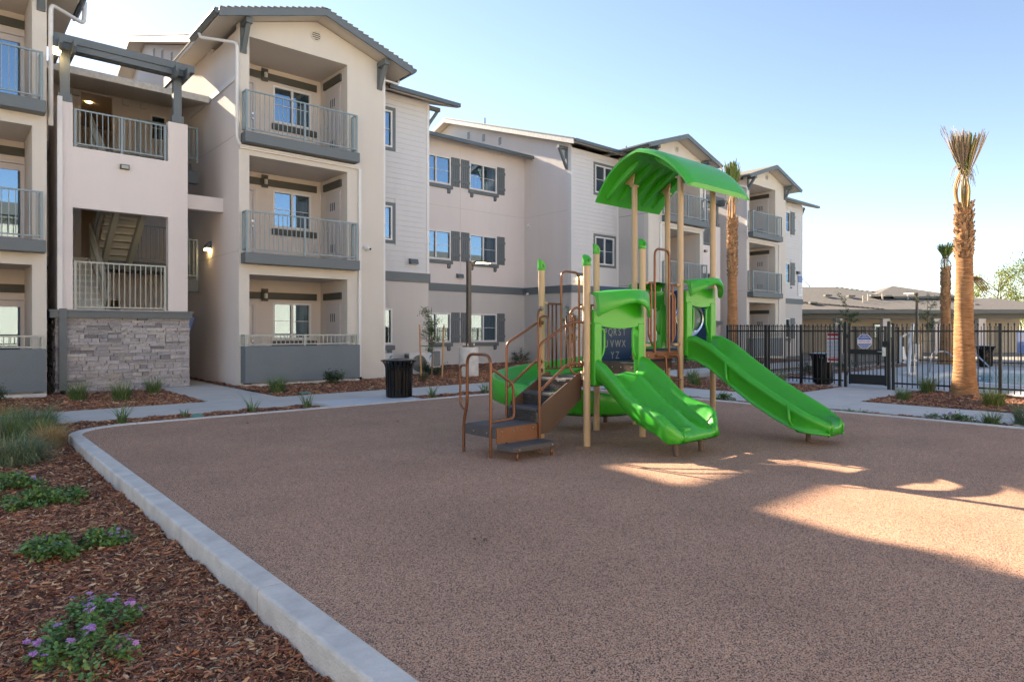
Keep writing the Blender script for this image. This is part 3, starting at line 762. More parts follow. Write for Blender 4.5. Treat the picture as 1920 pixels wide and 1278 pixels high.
# bays with lap siding
def siding_unit(x0, x1, y, z_wins, near=True, wins=(), trim=True):
    holes = [w_[:4] for w_ in wins]
    wall('wall', 'stucco_grey', 'y', y, x0, x1, -.12, 3.0, .2, [h for h in holes if h[3] < 3])
    wall('wall', 'siding', 'y', y+.006, x0, x1, 3.0, 9.05, .2, [h for h in holes if h[2] > 3])
    MB().box(x0, x1+.05, y-.045, y-.001, 2.99, 3.3).build('band', 'trim_grey', B, bevel=.006)
    MB().box(x0, x1+.012, y-.01, y+.002, -.16, -.04).build('footing', 'concrete', B)
    MB().box(x1-.075, x1+.012, y-.03, y-.001, 3.3, 9.0).build('corner_board', 'trim_white', B)
    hi = 3.3; k = 0; exp_ = .1675; base = {}
    while hi < 8.95:
        segs = [(x0, x1-.076)]
        for h in holes:
            a, b_ = h[0]-.1, h[1]+.1
            if h[2]-.1 < hi+exp_ and h[3]+.1 > hi and h[2] > 3:
                ns = []
                for s_, e in segs:
                    if a > s_: ns.append((s_, min(e, a)))
                    if b_ < e: ns.append((max(s_, b_), e))
                segs = [q for q in ns if q[1]-q[0] > .01]
        for s_, e in segs:
            key = (round(s_, 3), round(e, 3))
            if key in base: 
                c = base[key]; c2 = c.copy(); col.objects.link(c2); c2.location = c.location + Vector((0, 0, hi-c['_z'])); del c2['_z']
            else:
                o = MB().hexa([(s_,y-.022,hi),(e,y-.022,hi),(e,y+.005,hi),(s_,y+.005,hi),(s_,y-.006,hi+exp_+.012),(e,y-.006,hi+exp_+.012),(e,y+.005,hi+exp_+.012),(s_,y+.005,hi+exp_+.012)]).build('siding_board', 'siding', B, loc=(s_, y, hi))
                o['_z'] = hi; base[key] = o
        hi += exp_
    for o in base.values(): del o['_z']
    for w_ in wins:
        window(*w_[:4], y-.005, blind=.5)
        if w_[2] > 3 and len(w_) == 4: flat_trim(*w_[:4], y, .11)
        elif w_[2] < 3: sill(w_[0], w_[1], w_[2]-.03, y)
siding_unit(9.46, 11.74, 19.5, 0, wins=[(9.0+.5, 10.41, 7.28, 8.46), (9.5, 10.41, 4.3, 5.4), (9.5, 10.41, .95, 2.1)])
siding_unit(18.82, 21.68, 20.0, 0, wins=[(20.22, 21.42, 7.37, 8.57), (20.22, 21.42, 4.26, 5.47), (20.22, 21.42, .95, 2.1)])
siding_unit(33.5, 37.85, 19.5, 0, wins=[(35.3, 36.33, 7.25, 8.45, 1), (35.3, 36.33, 4.2, 5.4, 1), (35.3, 36.33, .95, 2.1, 1)])
for z0, z1 in ((7.15, 8.5), (4.1, 5.45), (.9, 2.13)): shutter(36.36, 36.84, z0, z1, 19.478)
def side_brace(x, y, zt, reach, drop, wd=.13):
    d = 1 if reach > 0 else -1
    m = MB().box(x, x+d*.06, y, y+wd, zt-drop, zt-.13).box(x, x+reach, y-.004, y+wd+.004, zt-.13, zt)
    m.prism([(x+d*.06, y+.015, zt-drop+.04), (x+d*.06, y+.015, zt-drop+.2), (x+reach*.72, y+.015, zt-.13), (x+reach*.93, y+.015, zt-.13)], (0, wd-.03, 0))
    m.build('knee_brace', 'trim_grey', B, bevel=.006)
side_brace(11.755, 19.55, 9.0, .48, .75); side_brace(37.87, 19.55, 9.0, .48, .75); side_brace(18.815, 20.22, 9.1, -.5, .95)
MB().box(9.462, 9.53, 18.27, 18.34, .1, 9.0).build('downspout', 'trim_white', B); MB().tube(fillet([(10.1, 18.5, 9.1), (10.05, 18.45, 8.95), (9.5, 18.3, 8.9), (9.5, 18.3, 8.7)], .06), .035, 8).build('downspout', 'trim_white', B, smooth=True)
MB().tube(fillet([(9.5, 18.3, .12), (9.5, 18.3, .02), (9.62, 18.15, -.03)], .05), .035, 8).build('downspout', 'trim_white', B, smooth=True)
# end wall and bodies that close the volumes at the back
wall('wall', 'stucco_pink', '+x', 37.851, 19.7, 39, -.1, 9.1)
MB().prism([(37.85, 19.75, 9.1), (37.85, 39, 9.1), (37.85, RY, RZ-.2)], (-.2, 0, 0)).build('gable', 'stucco_pink', B)
wall('wall', 'siding', '+x', 11.741, 19.7, 23.1, -.1, 9.1)
MB().prism([(11.74, 19.75, 9.1), (11.74, 39, 9.1), (11.74, RY, RZ-.2)], (-.2, 0, 0)).build('gable', 'stucco_pink', B)
MB().quad((-9, 39, -.1), (38, 39, -.1), (38, 39, 9), (-9, 39, 9)).build('wall', 'stucco_pink', B)
MB().quad((-9, 39, -.1), (-9, 19.2, -.1), (-9, 19.2, 9), (-9, 39, 9)).build('wall', 'stucco_pink', B)
wall('wall', 'stucco_beige', 'y', 19.0, -9, -2.28, -.1, 9.1)

# set-back wing
YM = 23.1
mw = [(13.55, 14.94), (15.86, 17.27)]
mz = [(.92, 2.1), (4.28, 5.44), (7.34, 8.46)]
wall('wall', 'stucco_grey', 'y', YM, 11.74, 18.82, -.1, 3.0, .2, [(a, b, *mz[0]) for a, b in mw])
wall('wall', 'stucco_pink', 'y', YM, 11.74, 18.82, 3.0, 9.3, .2, [(a, b, *z) for a, b in mw for z in mz[1:]])
MB().box(11.75, 18.77, YM-.04, YM-.001, 2.99, 3.3).build('band', 'trim_grey', B, bevel=.006)
MB().box(11.75, 18.8, YM-.012, YM-.002, -.16, .0).build('footing', 'concrete', B)
for z0, z1 in mz:
    for k, (a, b) in enumerate(mw):
        window(a, b, z0, z1, YM, blind=.95 if (k and z0 < 2) else (.5 if k else .0))
        sill(a, b, z0-.03, YM)
        shutter(a-.42, a-.02, z0-.03, z1+.03, YM-.002); shutter(b+.02, b+.42, z0-.03, z1+.03, YM-.002)
MB().box(15.4-.006, 15.4+.006, YM-.004, YM-.001, 3.3, 9.0).build('control_joint', 'stucco_grey', B)
MB().box(11.75, 18.8, YM-.004, YM-.001, 6.44, 6.455).build('control_joint', 'stucco_grey', B)
# far unit: wall facing west, beside the set-back wing
mbw = MB()
mbw.prism([(18.819, 20.21, 3.0), (18.819, 39, 3.0), (18.819, 39, roofz(39)-.2), (18.819, RY, RZ-.2), (18.819, 20.21, roofz(20.21)-.2)], (.2, 0, 0)).build('wall', 'stucco_pink', B)
MB().box(18.819, 19.0, 20.21, 23.1, -.1, 3.0).build('wall', 'stucco_grey', B)
MB().box(18.775, 18.818, 19.96, 23.05, 2.99, 3.3).build('band', 'trim_grey', B)
MB().box(18.79, 18.82, 19.968, 20.2, 3.3, 9.1).build('corner_board', 'trim_white', B)
MB().box(18.815, 18.82, 20.2, 23.0, 6.44, 6.455).build('control_joint', 'stucco_grey', B)
wall('wall', 'stucco_grey', '-x', 21.69, 18.45, 20.0, -.1, 9.1, .2)
MB().box(21.683, 21.69, 18.26, 19.98, 6.44, 6.455).box(21.683, 21.69, 18.26, 19.98, 3.36, 3.375).build('control_joint', 'trim_grey', B)
# small fittings
def wedge_lamp(x, y, z, lit=False):
    m = MB().prism([(x-.14, y-.16, z-.09), (x-.14, y-.12, z+.07), (x-.14, y, z+.09), (x-.14, y, z-.09)], (.28, 0, 0))
    o = m.build('wall_light', 'gutter_grey', B)
    MB().box(x-.12, x+.12, y-.14, y-.02, z-.1, z-.092).build('lens', 'lamp_lit' if lit else 'lamp_glass', o)
wedge_lamp(11.13, 19.478, 3.67); wedge_lamp(15.35, 23.1, 3.65); wedge_lamp(19.27, 19.978, 3.74, True); wedge_lamp(37.2, 19.478, 4.9)
o = MB().prism([(5.468, 20.6, 3.70), (5.33, 20.6, 3.72), (5.36, 20.6, 3.8), (5.468, 20.6, 3.92)], (0, .32, 0)).build('wall_light', 'gutter_grey', B)
MB().box(5.35, 5.45, 20.63, 20.89, 3.66, 3.70).build('lens', 'lamp_lit', o)
cmo = MB().tube([(8.9, 18.239, 3.8), (8.9, 18.19, 3.8), (8.9, 18.16, 3.8)], [.085, .085, .06], 14).tube([(8.9, 18.17, 3.8), (8.93, 18.13, 3.79), (8.955, 18.09, 3.77)], [.06, .062, .045], 12).build('security_camera', 'camera_white', B, smooth=True, autosm=40)
MB().tube([(8.955, 18.091, 3.77), (8.965, 18.075, 3.764)], .03, 10).build('lens', 'black_metal', cmo)
for z in (6.06, 3.03):
    MB().tube([(18.8, 22.8, z), (18.68, 22.75, z-.02)], .05, 8).box(18.78, 18.82, 22.75, 22.87, z-.03, z+.1).build('security_camera', 'camera_white', B)
MB().tube([(34.0, 18.2, 3.8), (33.95, 18.05, 3.78)], .05, 8).build('security_camera', 'camera_white', B)
MB().box(37.25, 37.75, 19.44, 19.476, 4.32, 4.72).build('notice_board', 'print_blue', B)
nb = MB().box(37.25, 37.75, 19.44, 19.476, 3.5, 4.3).build('notice_board', 'sign_white', B)
lines = MB()
for k in range(7): lines.box(37.3, 37.55+.15*((k*37) % 10)/10, 19.434, 19.439, 3.58+k*.1, 3.61+k*.1)
lines.build('print', 'print_grey', nb)

# stair towers: ledgestone base, stucco portal, open stairs, trellis on top
def tower(dx, near):
    X = lambda a: a+dx
    x0, x1, yf = X(1.89), X(4.57), 19.22
    MB().box(x0+.06, x1-.03, yf+.07, 21.0, -.15, 1.69).build('wall', 'stucco_grey', B)
    # stones: courses of uneven height broken into uneven lengths
    g = random.Random(11+int(dx)); stones = []
    def course(u0, u1, face):
        z = -.1
        while z < 1.66:
            h = g.choice([.045, .055, .06, .075, .09, .105]); h = min(h, 1.69-z)
            if h < .03: break
            u = u0
            while u < u1-.01:
                l = g.uniform(.12, .46) if h < .085 else g.uniform(.10, .28)
                if u+l > u1-.1: l = u1-u
                stones.append((face, u, u+l, z, z+h, g.uniform(.025, .075), l*h)); u += l
            z += h
    course(x0+.0, x1+.03, 'f'); course(yf+.07, 20.95, 'l'); course(yf+.07, 20.95, 'r')
    stones.sort(key=lambda q: -q[6]*(1 if q[0] == 'f' else .4))
    rest = MB()
    def stone(mb, q):
        f_, a, b, z0, z1, d, _ = q; j = lambda s=.004: g.uniform(-s, s); e = .0025
        if f_ == 'f':
            y = yf+.07-d
            c = [(a+e,yf+.068,z0+e),(b-e,yf+.068,z0+e),(b-e,yf+.068,z1-e),(a+e,yf+.068,z1-e),(a+e+abs(j()),y+j(.008),z0+e+abs(j())),(b-e-abs(j()),y+j(.008),z0+e+abs(j())),(b-e-abs(j()),y+j(.008),z1-e-abs(j())),(a+e+abs(j()),y+j(.008),z1-e-abs(j()))]
        else:
            xb = x0+.062 if f_ == 'l' else x1-.032; xo = xb-d if f_ == 'l' else xb+d
            c = [(xb,b-e,z0+e),(xb,a+e,z0+e),(xb,a+e,z1-e),(xb,b-e,z1-e),(xo+j(),b-e,z0+e+abs(j())),(xo+j(),a+e,z0+e+abs(j())),(xo+j(),a+e,z1-e-abs(j())),(xo+j(),b-e,z1-e-abs(j()))]
            if f_ == 'r': c = [c[1],c[0],c[3],c[2],c[5],c[4],c[7],c[6]]
        mb.hexa(c)
    lim = 296 if near else 0
    sw = sub_empty('stone_veneer', B, (x0, yf, 0))
    for k, q in enumerate(stones):
        if k < lim: m_ = MB(); stone(m_, q); m_.build('stone', 'stone', sw)
        else: stone(rest, q)
    rest.build('stone', 'stone', sw, kind='stuff')
    MB().box(x0-.1, x1+.06, yf-.09, 21.0, 1.69, 1.83).box(x0-.12, x1+.09, yf-.11, 21.02, 1.832, 1.875).build('stone_cap', 'cap_stone', B)
    o0, o1 = X(2.21), X(4.12)
    wall('wall', 'stucco_pink', 'y', yf, x0+.05, x1-.02, 1.876, 6.67, .22, [(o0, o1, 1.89, 4.25), (o0, o1, 5.66, 6.68)])
    wall('wall', 'stucco_pink', '-x', x0+.05, yf+.221, 21.1, 1.876, 6.67, .2)
    wall('wall', 'stucco_pink', '+x', x1-.02, yf+.221, 20.4, 1.876, 6.67, .2)
    # corner downspout
    MB().box(x0+.03, x0+.12, yf-.095, yf-.003, 1.88, 6.75).build('downspout', 'trim_white', B)
    MB().box(x0+.06, x0+.2, yf-.12, yf-.015, .02, 1.90).build('downspout', 'cap_stone', B)
    MB().box(x0+.08, x0+.18, yf-.13, yf-.02, -.06, .02).build('drain_outlet', 'black_metal', B)
    railing(o0+.03, o1-.03, yf+.08, 1.93, 3.02, 'rail_cream', near=near, mid=False, name='stair_railing')
    railing(o0+.03, o1-.03, yf+.08, 5.75, 6.57, 'rail_grey', near=near, name='stair_railing')
    # trellis
    for a in (2.07, 4.33):
        x = X(a); MB().box(x-.09, x+.09, yf+.02, yf+.2, 6.85, 8.0).box(x-.13, x+.13, yf-.02, yf+.24, 6.67, 6.85).build('trellis_post', 'trim_grey', B)
        for s_ in (-1, 1):
            xx = x+s_*.125
            MB().prism([(xx-.028, yf-.5, 7.83), (xx-.028, yf-.5, 7.98), (xx-.028, yf+.75, 7.98), (xx-.028, yf+.75, 7.72), (xx-.028, yf-.36, 7.72)], (.056, 0, 0)).build('outrigger', 'trim_grey', B)
    MB().box(x0-.38, x1+.10, yf-.16, yf+.3, 7.985, 8.16).build('trellis_beam', 'trim_grey', B)
    for k, (a, b_) in enumerate(((-.08, -.02), (.05, .1), (.16, .22))):
        MB().box(x0-.05, x1+.0, yf+a-.04, yf+b_-.04, 7.84, 7.98).build('trellis_beam', 'trim_grey', B)
    # roof eave behind the trellis
    slope_slab('roof', 'shingle', X(1.74), X(5.44), 20.75, 8.0, 29.0, 9.5, .05)
    slope_slab('soffit', 'soffit', X(1.75), X(5.43), 20.8, 7.95, 29.0, 9.44, .12)
    MB().box(X(1.75), X(5.43), 20.66, 20.74, 7.80, 7.98).build('fascia', 'rake_white', B)
    # back wall, corridor and landings
    yb = 24.0
    wall('wall', 'stucco_niche', 'y', yb, X(1.73), X(5.46), -.1, 8.6, .15, [(X(2.95), X(3.7), 6.47, 8.35), (X(4.66), X(5.1), 7.3, 8.1), (X(3.0), X(3.9), .02, 2.3), (X(2.95), X(3.7), 3.4, 5.6)])
    for z0, z1 in ((6.47, 8.35), (3.4, 5.6), (.02, 2.3)):
        c = MB(); a, b_ = X(2.6), X(4.6)
        c.quad((a,yb+.15,z0), (b_,yb+.15,z0), (b_,yb+4,z0), (a,yb+4,z0)); c.quad((a,yb+.15,z1), (a,yb+4,z1), (b_,yb+4,z1), (b_,yb+.15,z1))
        c.quad((a,yb+4,z0), (b_,yb+4,z0), (b_,yb+4,z1), (a,yb+4,z1)); c.quad((a,yb+.15,z0), (a,yb+4,z0), (a,yb+4,z1), (a,yb+.15,z1)); c.quad((b_,yb+4,z0), (b_,yb+.15,z0), (b_,yb+.15,z1), (b_,yb+4,z1))
        c.build('corridor', 'stucco_niche', B)
        if near:
            MB().lathe([(0, 0), (.07, 0), (.07, .01), (0, .011)], (X(3.25), yb+.9, z1-.02), 14).build('ceiling_light', 'lamp_lit', B)
    MB().box(X(3.06), X(3.5), yb+3.9, yb+3.95, .05, 2.1).build('door', 'panel_rust', B)
    window(X(4.66), X(5.1), 7.3, 8.1, yb, split=1, blind=0)
    for a in (2.1, 2.75, 3.95, 4.4): MB().box(X(a), X(a)+.16, yb-.1, yb-.002, 8.22, 8.36).box(X(a)+.01, X(a)+.15, yb-.09, yb-.01, 8.2, 8.22).build('beam_end', 'stucco_beige', B)
    for zf in ZF[1:]:
        MB().box(X(1.74), X(5.45), 22.62, yb-.002, zf-.25, zf).build('landing', 'trim_grey', B)
        railing(X(4.08), X(5.4), 22.68, zf+.08, zf+1.07, 'rail_grey', near=near, mid=False, name='stair_railing')
    mids = (1.87, 4.92)
    for z in mids: MB().box(X(2.13), X(4.3), yf+.23, 20.3, z-.2, z-.004).build('landing', 'trim_grey', B)
    def flight(xa, xb, ya, za, yb2, zb, m='concrete'):
        n = 9; f = sub_empty('stair_flight', B, (xa, ya, za))
        for k in range(n):
            t0, t1 = k/n, (k+1)/n; y0_, y1_ = ya+(yb2-ya)*t0, ya+(yb2-ya)*t1; z = za+(zb-za)*t1
            lo, hi_ = sorted((y0_, y1_)); 
            MB().box(xa+.03, xb-.03, lo-.02, hi_+.02, z-.055, z).build('tread', 'concrete', f)
            MB().box(xa+.03, xb-.03, y0_-.006, y0_+.006, z-(zb-za)/n, z-.056).build('riser', 'rail_cream', f)
        for x in (xa+.12, xb-.24):
            MB().hexa([(x,ya,za-.3),(x+.12,ya,za-.3),(x+.12,yb2,zb-.42),(x,yb2,zb-.42),(x,ya,za-.06),(x+.12,ya,za-.06),(x+.12,yb2,zb-.2),(x,yb2,zb-.2)]).build('stringer', 'rail_cream', f)
        r = MB(); xs = xa if xa > X(2.9) else xb
        for h in (.5, .95): r.tube([(xs, ya, za+h+.1), (xs, yb2, zb+h)], .022, 6)
        for k in range(0, 19):
            t = k/18; r.tube([(xs, ya+(yb2-ya)*t, za+(zb-za)*t+.1), (xs, ya+(yb2-ya)*t, za+(zb-za)*t+1.02)], .009, 4)
        r.build('handrail', 'rail_cream', f)
    for (z0, z1) in ((1.87, 3.38), (4.92, 6.45)): flight(X(2.2), X(2.98), 20.3, z0, 22.62, z1)
    flight(X(3.08), X(4.02), 22.62, 3.38, 20.3, 4.92)
    flight(X(3.08), X(4.02), 22.62, .1, 20.3, 1.87)
    # parapet bridge over the passage to the balcony bay
    if near:
        MB().box(x1-.019, 5.466, yf+.3, yf+.5, 4.58, 4.95).build('bridge_parapet', 'stucco_pink', B)
        railing(x1, 5.3, 21.3, 6.3, 7.2, 'rail_grey', near=False, mid=False, name='walkway_railing')
        MB().box(x1, 5.3, 21.25, 21.45, 5.6, 5.95).build('walkway_slab', 'trim_grey', B)
        railing(x1, 5.3, 21.3, 2.95, 4.0, 'rail_grey', near=False, mid=False, name='walkway_railing')
        MB().box(x1, 5.3, 21.25, 21.45, 2.5, 2.85).build('walkway_slab', 'trim_grey', B)
        sg = MB().prism([(4.7, 20.4, .8), (5.0, 20.4, 1.75), (4.8, 20.4, 1.75), (4.66, 20.4, .8)], (0, .02, 0)).build('folded_banner', 'print_blue', B)
    v = MB().box(X(3.11), X(3.29), yf-.1, yf-.002, 5.29, 5.40).build('wall_light', 'steel_brown' if False else 'trim_dark', B)
    MB().box(X(3.13), X(3.27), yf-.106, yf-.101, 5.30, 5.38).build('lens', 'blind', v)
tower(0, True)
tower(24.03, False)
w0 = MB().prism([(1.80, 18.95, 7.8), (1.98, 18.95, 7.78), (1.95, 18.95, 7.9), (1.80, 18.95, 8.05)], (0, .3, 0)).build('wall_light', 'gutter_grey', B)
MB().box(1.82, 1.97, 18.97, 19.23, 7.7, 7.78).build('lens', 'lamp_lit', w0)

# heating and cooling units by the wall
def ac_unit(x, y, rz, label, z=-.06):
    t = thing('air_conditioner', label, 'condenser', (x, y, z), 'condenser units along the wall'); t.rotation_euler[2] = rz
    def add(mb, n, m, p=None, **k):
        o = mb.build(n, m, None, **k); o.parent = p or t; return o
    add(MB().box(-.43, .43, -.16, .16, .06, .74), 'casing', 'ac_white', bevel=.02)
    for a in (-.3, .3): add(MB().box(a-.04, a+.04, -.18, .18, 0, .06), 'foot', 'black_metal')
    g = MB()
    for k in range(10):
        r = .03+k*.026; ring_ = [(-.08+r*math.cos(2*math.pi*q/24), -.178, .4+r*math.sin(2*math.pi*q/24)) for q in range(25)]
        g.tube(ring_, .004, 4, caps=False)
    for q in range(12):
        a = 2*math.pi*q/12; g.tube([(-.08, -.18, .4), (-.08+.27*math.cos(a), -.18, .4+.27*math.sin(a))], .004, 4)
    add(g, 'fan_grille', 'ac_grille')
    add(MB().lathe([(.0, -.004), (.265, -.004), (.265, 0), (0, 0)], (0, 0, 0), 24), 'fan_opening', 'trim_grey').matrix_local = Matrix.Translation((-.08, -.163, .4)) @ Matrix.Rotation(R(90), 4, 'X')
    add(MB().poly([(.28, -.163, .56), (.32, -.163, .66), (.42, -.163, .68), (.36, -.163, .6)]).poly([(.29, -.163, .54), (.345, -.163, .59), (.30, -.163, .5)]), 'emblem', 'logo_blue')
    f = MB()
    for k in range(14): f.box(-.434, -.431, -.14+k*.02, -.13+k*.02, .12, .68)
    for k in range(8): f.box(-.437, -.432, -.14, .14, .14+k*.075, .15+k*.075)
    add(f, 'coil', 'ac_fin')
    b_ = MB()
    for k in range(9): b_.box(-.3+k*.08, -.28+k*.08, .161, .166, .12, .68)
    add(b_, 'back_coil', 'ac_fin')
    return t
ac_unit(11.05, 18.95, 0, 'pale condenser with round fan grille on the wall right of the near black trash can')
ac_unit(9.72, 19.1, 0, 'pale condenser half hidden behind the corner downspout, behind the near black trash can')
ac_unit(13.35, 21.9, R(80), 'pale condenser turned side-on behind the staked young tree, dark coil showing')

# building across the court, lit by the sun; it shows in the lower windows and warms the shaded front
ob = thing('facing_building', 'sunlit cream building with dark openings, mirrored in the ground floor windows', 'building', (6, -19, -.2))
MB().box(-45, 60, -34, -19, -.2, 9.2).build('wall', 'opp_wall', ob)
MB().hexa([(-46,-18.3,9.1),(61,-18.3,9.1),(61,-26,9.1),(-46,-26,9.1),(-46,-18.3,9.2),(61,-18.3,9.2),(61,-26.5,11.4),(-46,-26.5,11.4)]).build('roof', 'shingle', ob)
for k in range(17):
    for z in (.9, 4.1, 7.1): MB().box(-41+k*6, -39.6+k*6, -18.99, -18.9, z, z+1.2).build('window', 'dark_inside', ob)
MB().quad((-60, -19, -.03), (70, -19, -.03), (70, -7.2, -.03), (-60, -7.2, -.03)).build('paved_court', 'pad', kind='structure')

# ------------------------------------------------------------------ the play structure
T = thing('play_structure', 'green and tan playground structure with slides, stairs and a curved roof', 'playground', (6.9, 6.0, 0))
PA, PC, PD, PB = (5.59, 5.67), (5.60, 6.52), (6.61, 5.66), (6.58, 6.48)
PG, PE, PF, PH = (7.41, 6.50), (7.43, 5.66), (8.22, 5.66), (8.20, 6.50)
D1, D2 = .81, 1.12
for (x, y), zt, rot in ((PA, 2.19, .3), (PC, 2.19, 2.4), (PD, 2.48, .3), (PB, 2.48, 2.2)):
    p = MB().tube([(x, y, -.05), (x, y, zt)], .044, 20).build('post', 'post_tan', T, smooth=True, autosm=40)
    rows = []
    for r, dz, sl in ((.047, -.0, 0), (.053, .012, 0), (.050, .05, 0), (.051, .075, .03), (.054, .095, .05), (.03, .108, .03), (.001, .105, 0)):
        rows.append([(x+r*math.cos(a), y+r*math.sin(a), zt-.01+dz+sl*math.cos(a-rot-.9)) for a in [2*math.pi*k/20 for k in range(20)]])
    c = MB().grid(rows, close=True).build('post_cap', 'green_plastic', p, smooth=True, autosm=50)
    v = Vector((-x, -y, 0)).normalized(); a = math.atan2(v.y, v.x)+.45
    text_mesh('emblem', 'S', .06, face_mtx((x+.0525*math.cos(a), y+.0525*math.sin(a), zt+.045), (-math.sin(a), math.cos(a), 0)), 'dark_inside', c, .001)
for (x, y) in (PG, PE, PF, PH):
    MB().tube([(x, y, -.05), (x, y, 3.56)], .044, 20).build('post', 'post_tan', T, smooth=True, autosm=40)

def deck(x0, x1, y0, y1, z, name='deck'):
    d = MB().box(x0, x1, y0, y1, z-.05, z).build(name, 'deck_grey', T, bevel=.006)
    MB().box(x0, x1, y0-.012, y0-.001, z-.1, z-.012).box(x0, x1, y1+.001, y1+.012, z-.1, z-.012).box(x0-.012, x0-.001, y0, y1, z-.1, z-.012).box(x1+.001, x1+.012, y0, y1, z-.1, z-.012).build('edge_plate', 'steel_brown', d)
    return d
def bolts(parent, pts, n=(0, -1, 0), r=.011):
    m = MB(); n = Vector(n)
    for p in pts:
        p = Vector(p); m.tube([p, p+n*.008, p+n*.014], [r, r, r*.55], 8)
    m.build('bolt', 'bolt', parent, kind='stuff')
d1 = deck(5.63, 6.57, 5.70, 6.49, D1); d2 = deck(7.46, 8.18, 5.70, 6.47, D2); d3 = deck(6.93, 7.44, 5.83, 6.47, .965)
MB().box(6.66, 7.41, 5.69, 5.815, D2-.05, D2).build('deck', 'deck_grey', T, bevel=.006)
MB().box(7.44, 7.458, 5.82, 6.47, .965, D2).build('riser', 'steel_brown', T)
st = MB().box(6.59, 6.90, 5.75, 6.46, D1+.002, .955).build('deck_step', 'steel_brown', T); MB().box(6.585, 6.9, 5.75, 6.46, .956, .97).build('tread', 'deck_grey', st)
bolts(st, [(6.589, y, .90) for y in (5.82, 6.02, 6.18, 6.38)], (-1, 0, 0))
fp = MB().box(6.66, 7.40, 5.675, 5.686, D2-.105, D2-.01).build('edge_plate', 'panel_rust', T)
bolts(fp, [(x, 5.675, D2-.055) for x in (6.74, 6.9, 7.05, 7.2)])

# stairs
stair = sub_empty('stairs', T, (4.6, 6.1, 0))
ZL, ZS = .335, .155
MB().box(4.33, 4.93, 5.81, 6.37, ZL-.045, ZL).build('landing', 'deck_grey', stair, bevel=.006)
MB().box(4.318, 4.328, 5.80, 6.38, ZL-.12, ZL-.01).box(4.34, 4.92, 6.372, 6.383, ZL-.12, ZL-.01).build('edge_plate', 'deck_grey', stair)
rp = MB().box(4.335, 4.925, 5.796, 5.808, ZS+.005, ZL-.008).build('riser_plate', 'panel_rust', stair)
bolts(stair, [(x, 5.796, ZL-.05) for x in (4.4, 4.56, 4.67, 4.85)])
bolts(stair, [(4.318, y, ZL-.07) for y in (5.95, 6.2)], (-1, 0, 0), .008)
MB().box(4.33, 4.95, 5.50, 5.79, ZS-.055, ZS).build('tread', 'deck_grey', stair, bevel=.005)
bolts(stair, [(4.41, 5.50, ZS-.028), (4.88, 5.50, ZS-.028)])
for x in (4.42, 4.91): MB().tube([(x, 5.545, -.03), (x, 5.545, ZS-.056)], .015, 8).build('leg', 'rail_brown', stair, smooth=True)
sx = [4.93, 5.17, 5.40]
for k, x in enumerate(sx):
    z = ZL+(k+1)*(D1-ZL)/3; nx = sx[k+1] if k < 2 else 5.62
    MB().box(x-.012, x-.004, 5.83, 6.35, z-.158, z-.03).build('riser', 'perforated', stair)
    MB().box(x-.016, nx, 5.82, 6.36, z-.032, z).build('tread', 'deck_grey', stair, bevel=.004)
bolts(stair, [(5.383, y, D1-.03) for y in (5.95, 6.09, 6.3)], (-1, 0, 0), .009)
for y in (5.795, 6.365):
    MB().prism([(4.935, y, ZL-.03), (4.935, y, .20), (5.1, y, .20), (5.62, y, .56), (5.62, y, D1+.06), (5.56, y, D1+.06), (4.98, y, ZL+.2)], (0, .012, 0)).build('stringer', 'steel_brown', stair)
def pipe(name, pts, r=.0165, parent=None, fil=.07, n=10, m='rail_brown'):
    return MB().tube(fillet(pts, fil), r, n).build(name, m, parent or T, smooth=True, autosm=60)
# hand rails up the stairs
for y, ye in ((5.775, PA[1]+.03), (6.395, PC[1]-.03)):
    h = pipe('handrail', [(4.93, y, -.03), (4.93, y, 1.24), (5.43, y, 1.50), (5.56, ye, 1.50)])
    pipe('lower_rail', [(4.94, y, .70), (5.38, y, 1.0), (5.53, ye, 1.0)], parent=h)
    MB().tube([(5.56, ye, 1.50), (5.59, ye, 1.50)], .028, 10).tube([(5.53, ye, 1.0), (5.57, ye, 1.0)], .028, 10).build('clamp', 'rail_brown', h, smooth=True)
    # upright loop beside each post
    s_ = 1 if y < 6 else -1; yy = ye+s_*.06
    pipe('grab_loop', [(5.55, ye+s_*.02, 1.66), (5.50, yy, 1.68), (5.43, yy+s_*.04, 1.62), (5.43, yy+s_*.04, .93), (5.49, yy, .86), (5.56, ye+s_*.02, .9)], .014, fil=.06)
    pipe('grab_loop', [(5.48, yy+s_*.03, 1.44), (5.47, yy+s_*.03, 1.58), (5.55, yy+s_*.1, 1.58), (5.55, yy+s_*.1, .95)], .014, fil=.05)
    MB().tube([(5.53, ye, 1.67), (5.585, ye, 1.69)], .024, 10).tube([(5.53, ye, .88), (5.585, ye, .88)], .024, 10).build('clamp', 'bolt' if s_ < 0 else 'post_tan', T, smooth=True)
# hoop over the landing entrance
hp = pipe('entry_hoop', [(4.315, 6.40, -.03), (4.315, 6.40, ZL+.02), (4.315, 6.33, ZL+.22), (4.315, 6.33, 1.13), (4.315, 5.88, 1.13), (4.315, 5.88, -.03)], .018, fil=.12)
pipe('side_loop', [(4.315, 6.34, 1.0), (4.30, 6.45, 1.0), (4.30, 6.45, .53), (4.315, 6.34, .47)], .014, parent=hp, fil=.06)
pipe('side_loop', [(4.325, 5.88, .98), (4.60, 5.85, .80), (4.62, 5.85, .41), (4.33, 5.88, .39)], .0155, parent=hp, fil=.06)

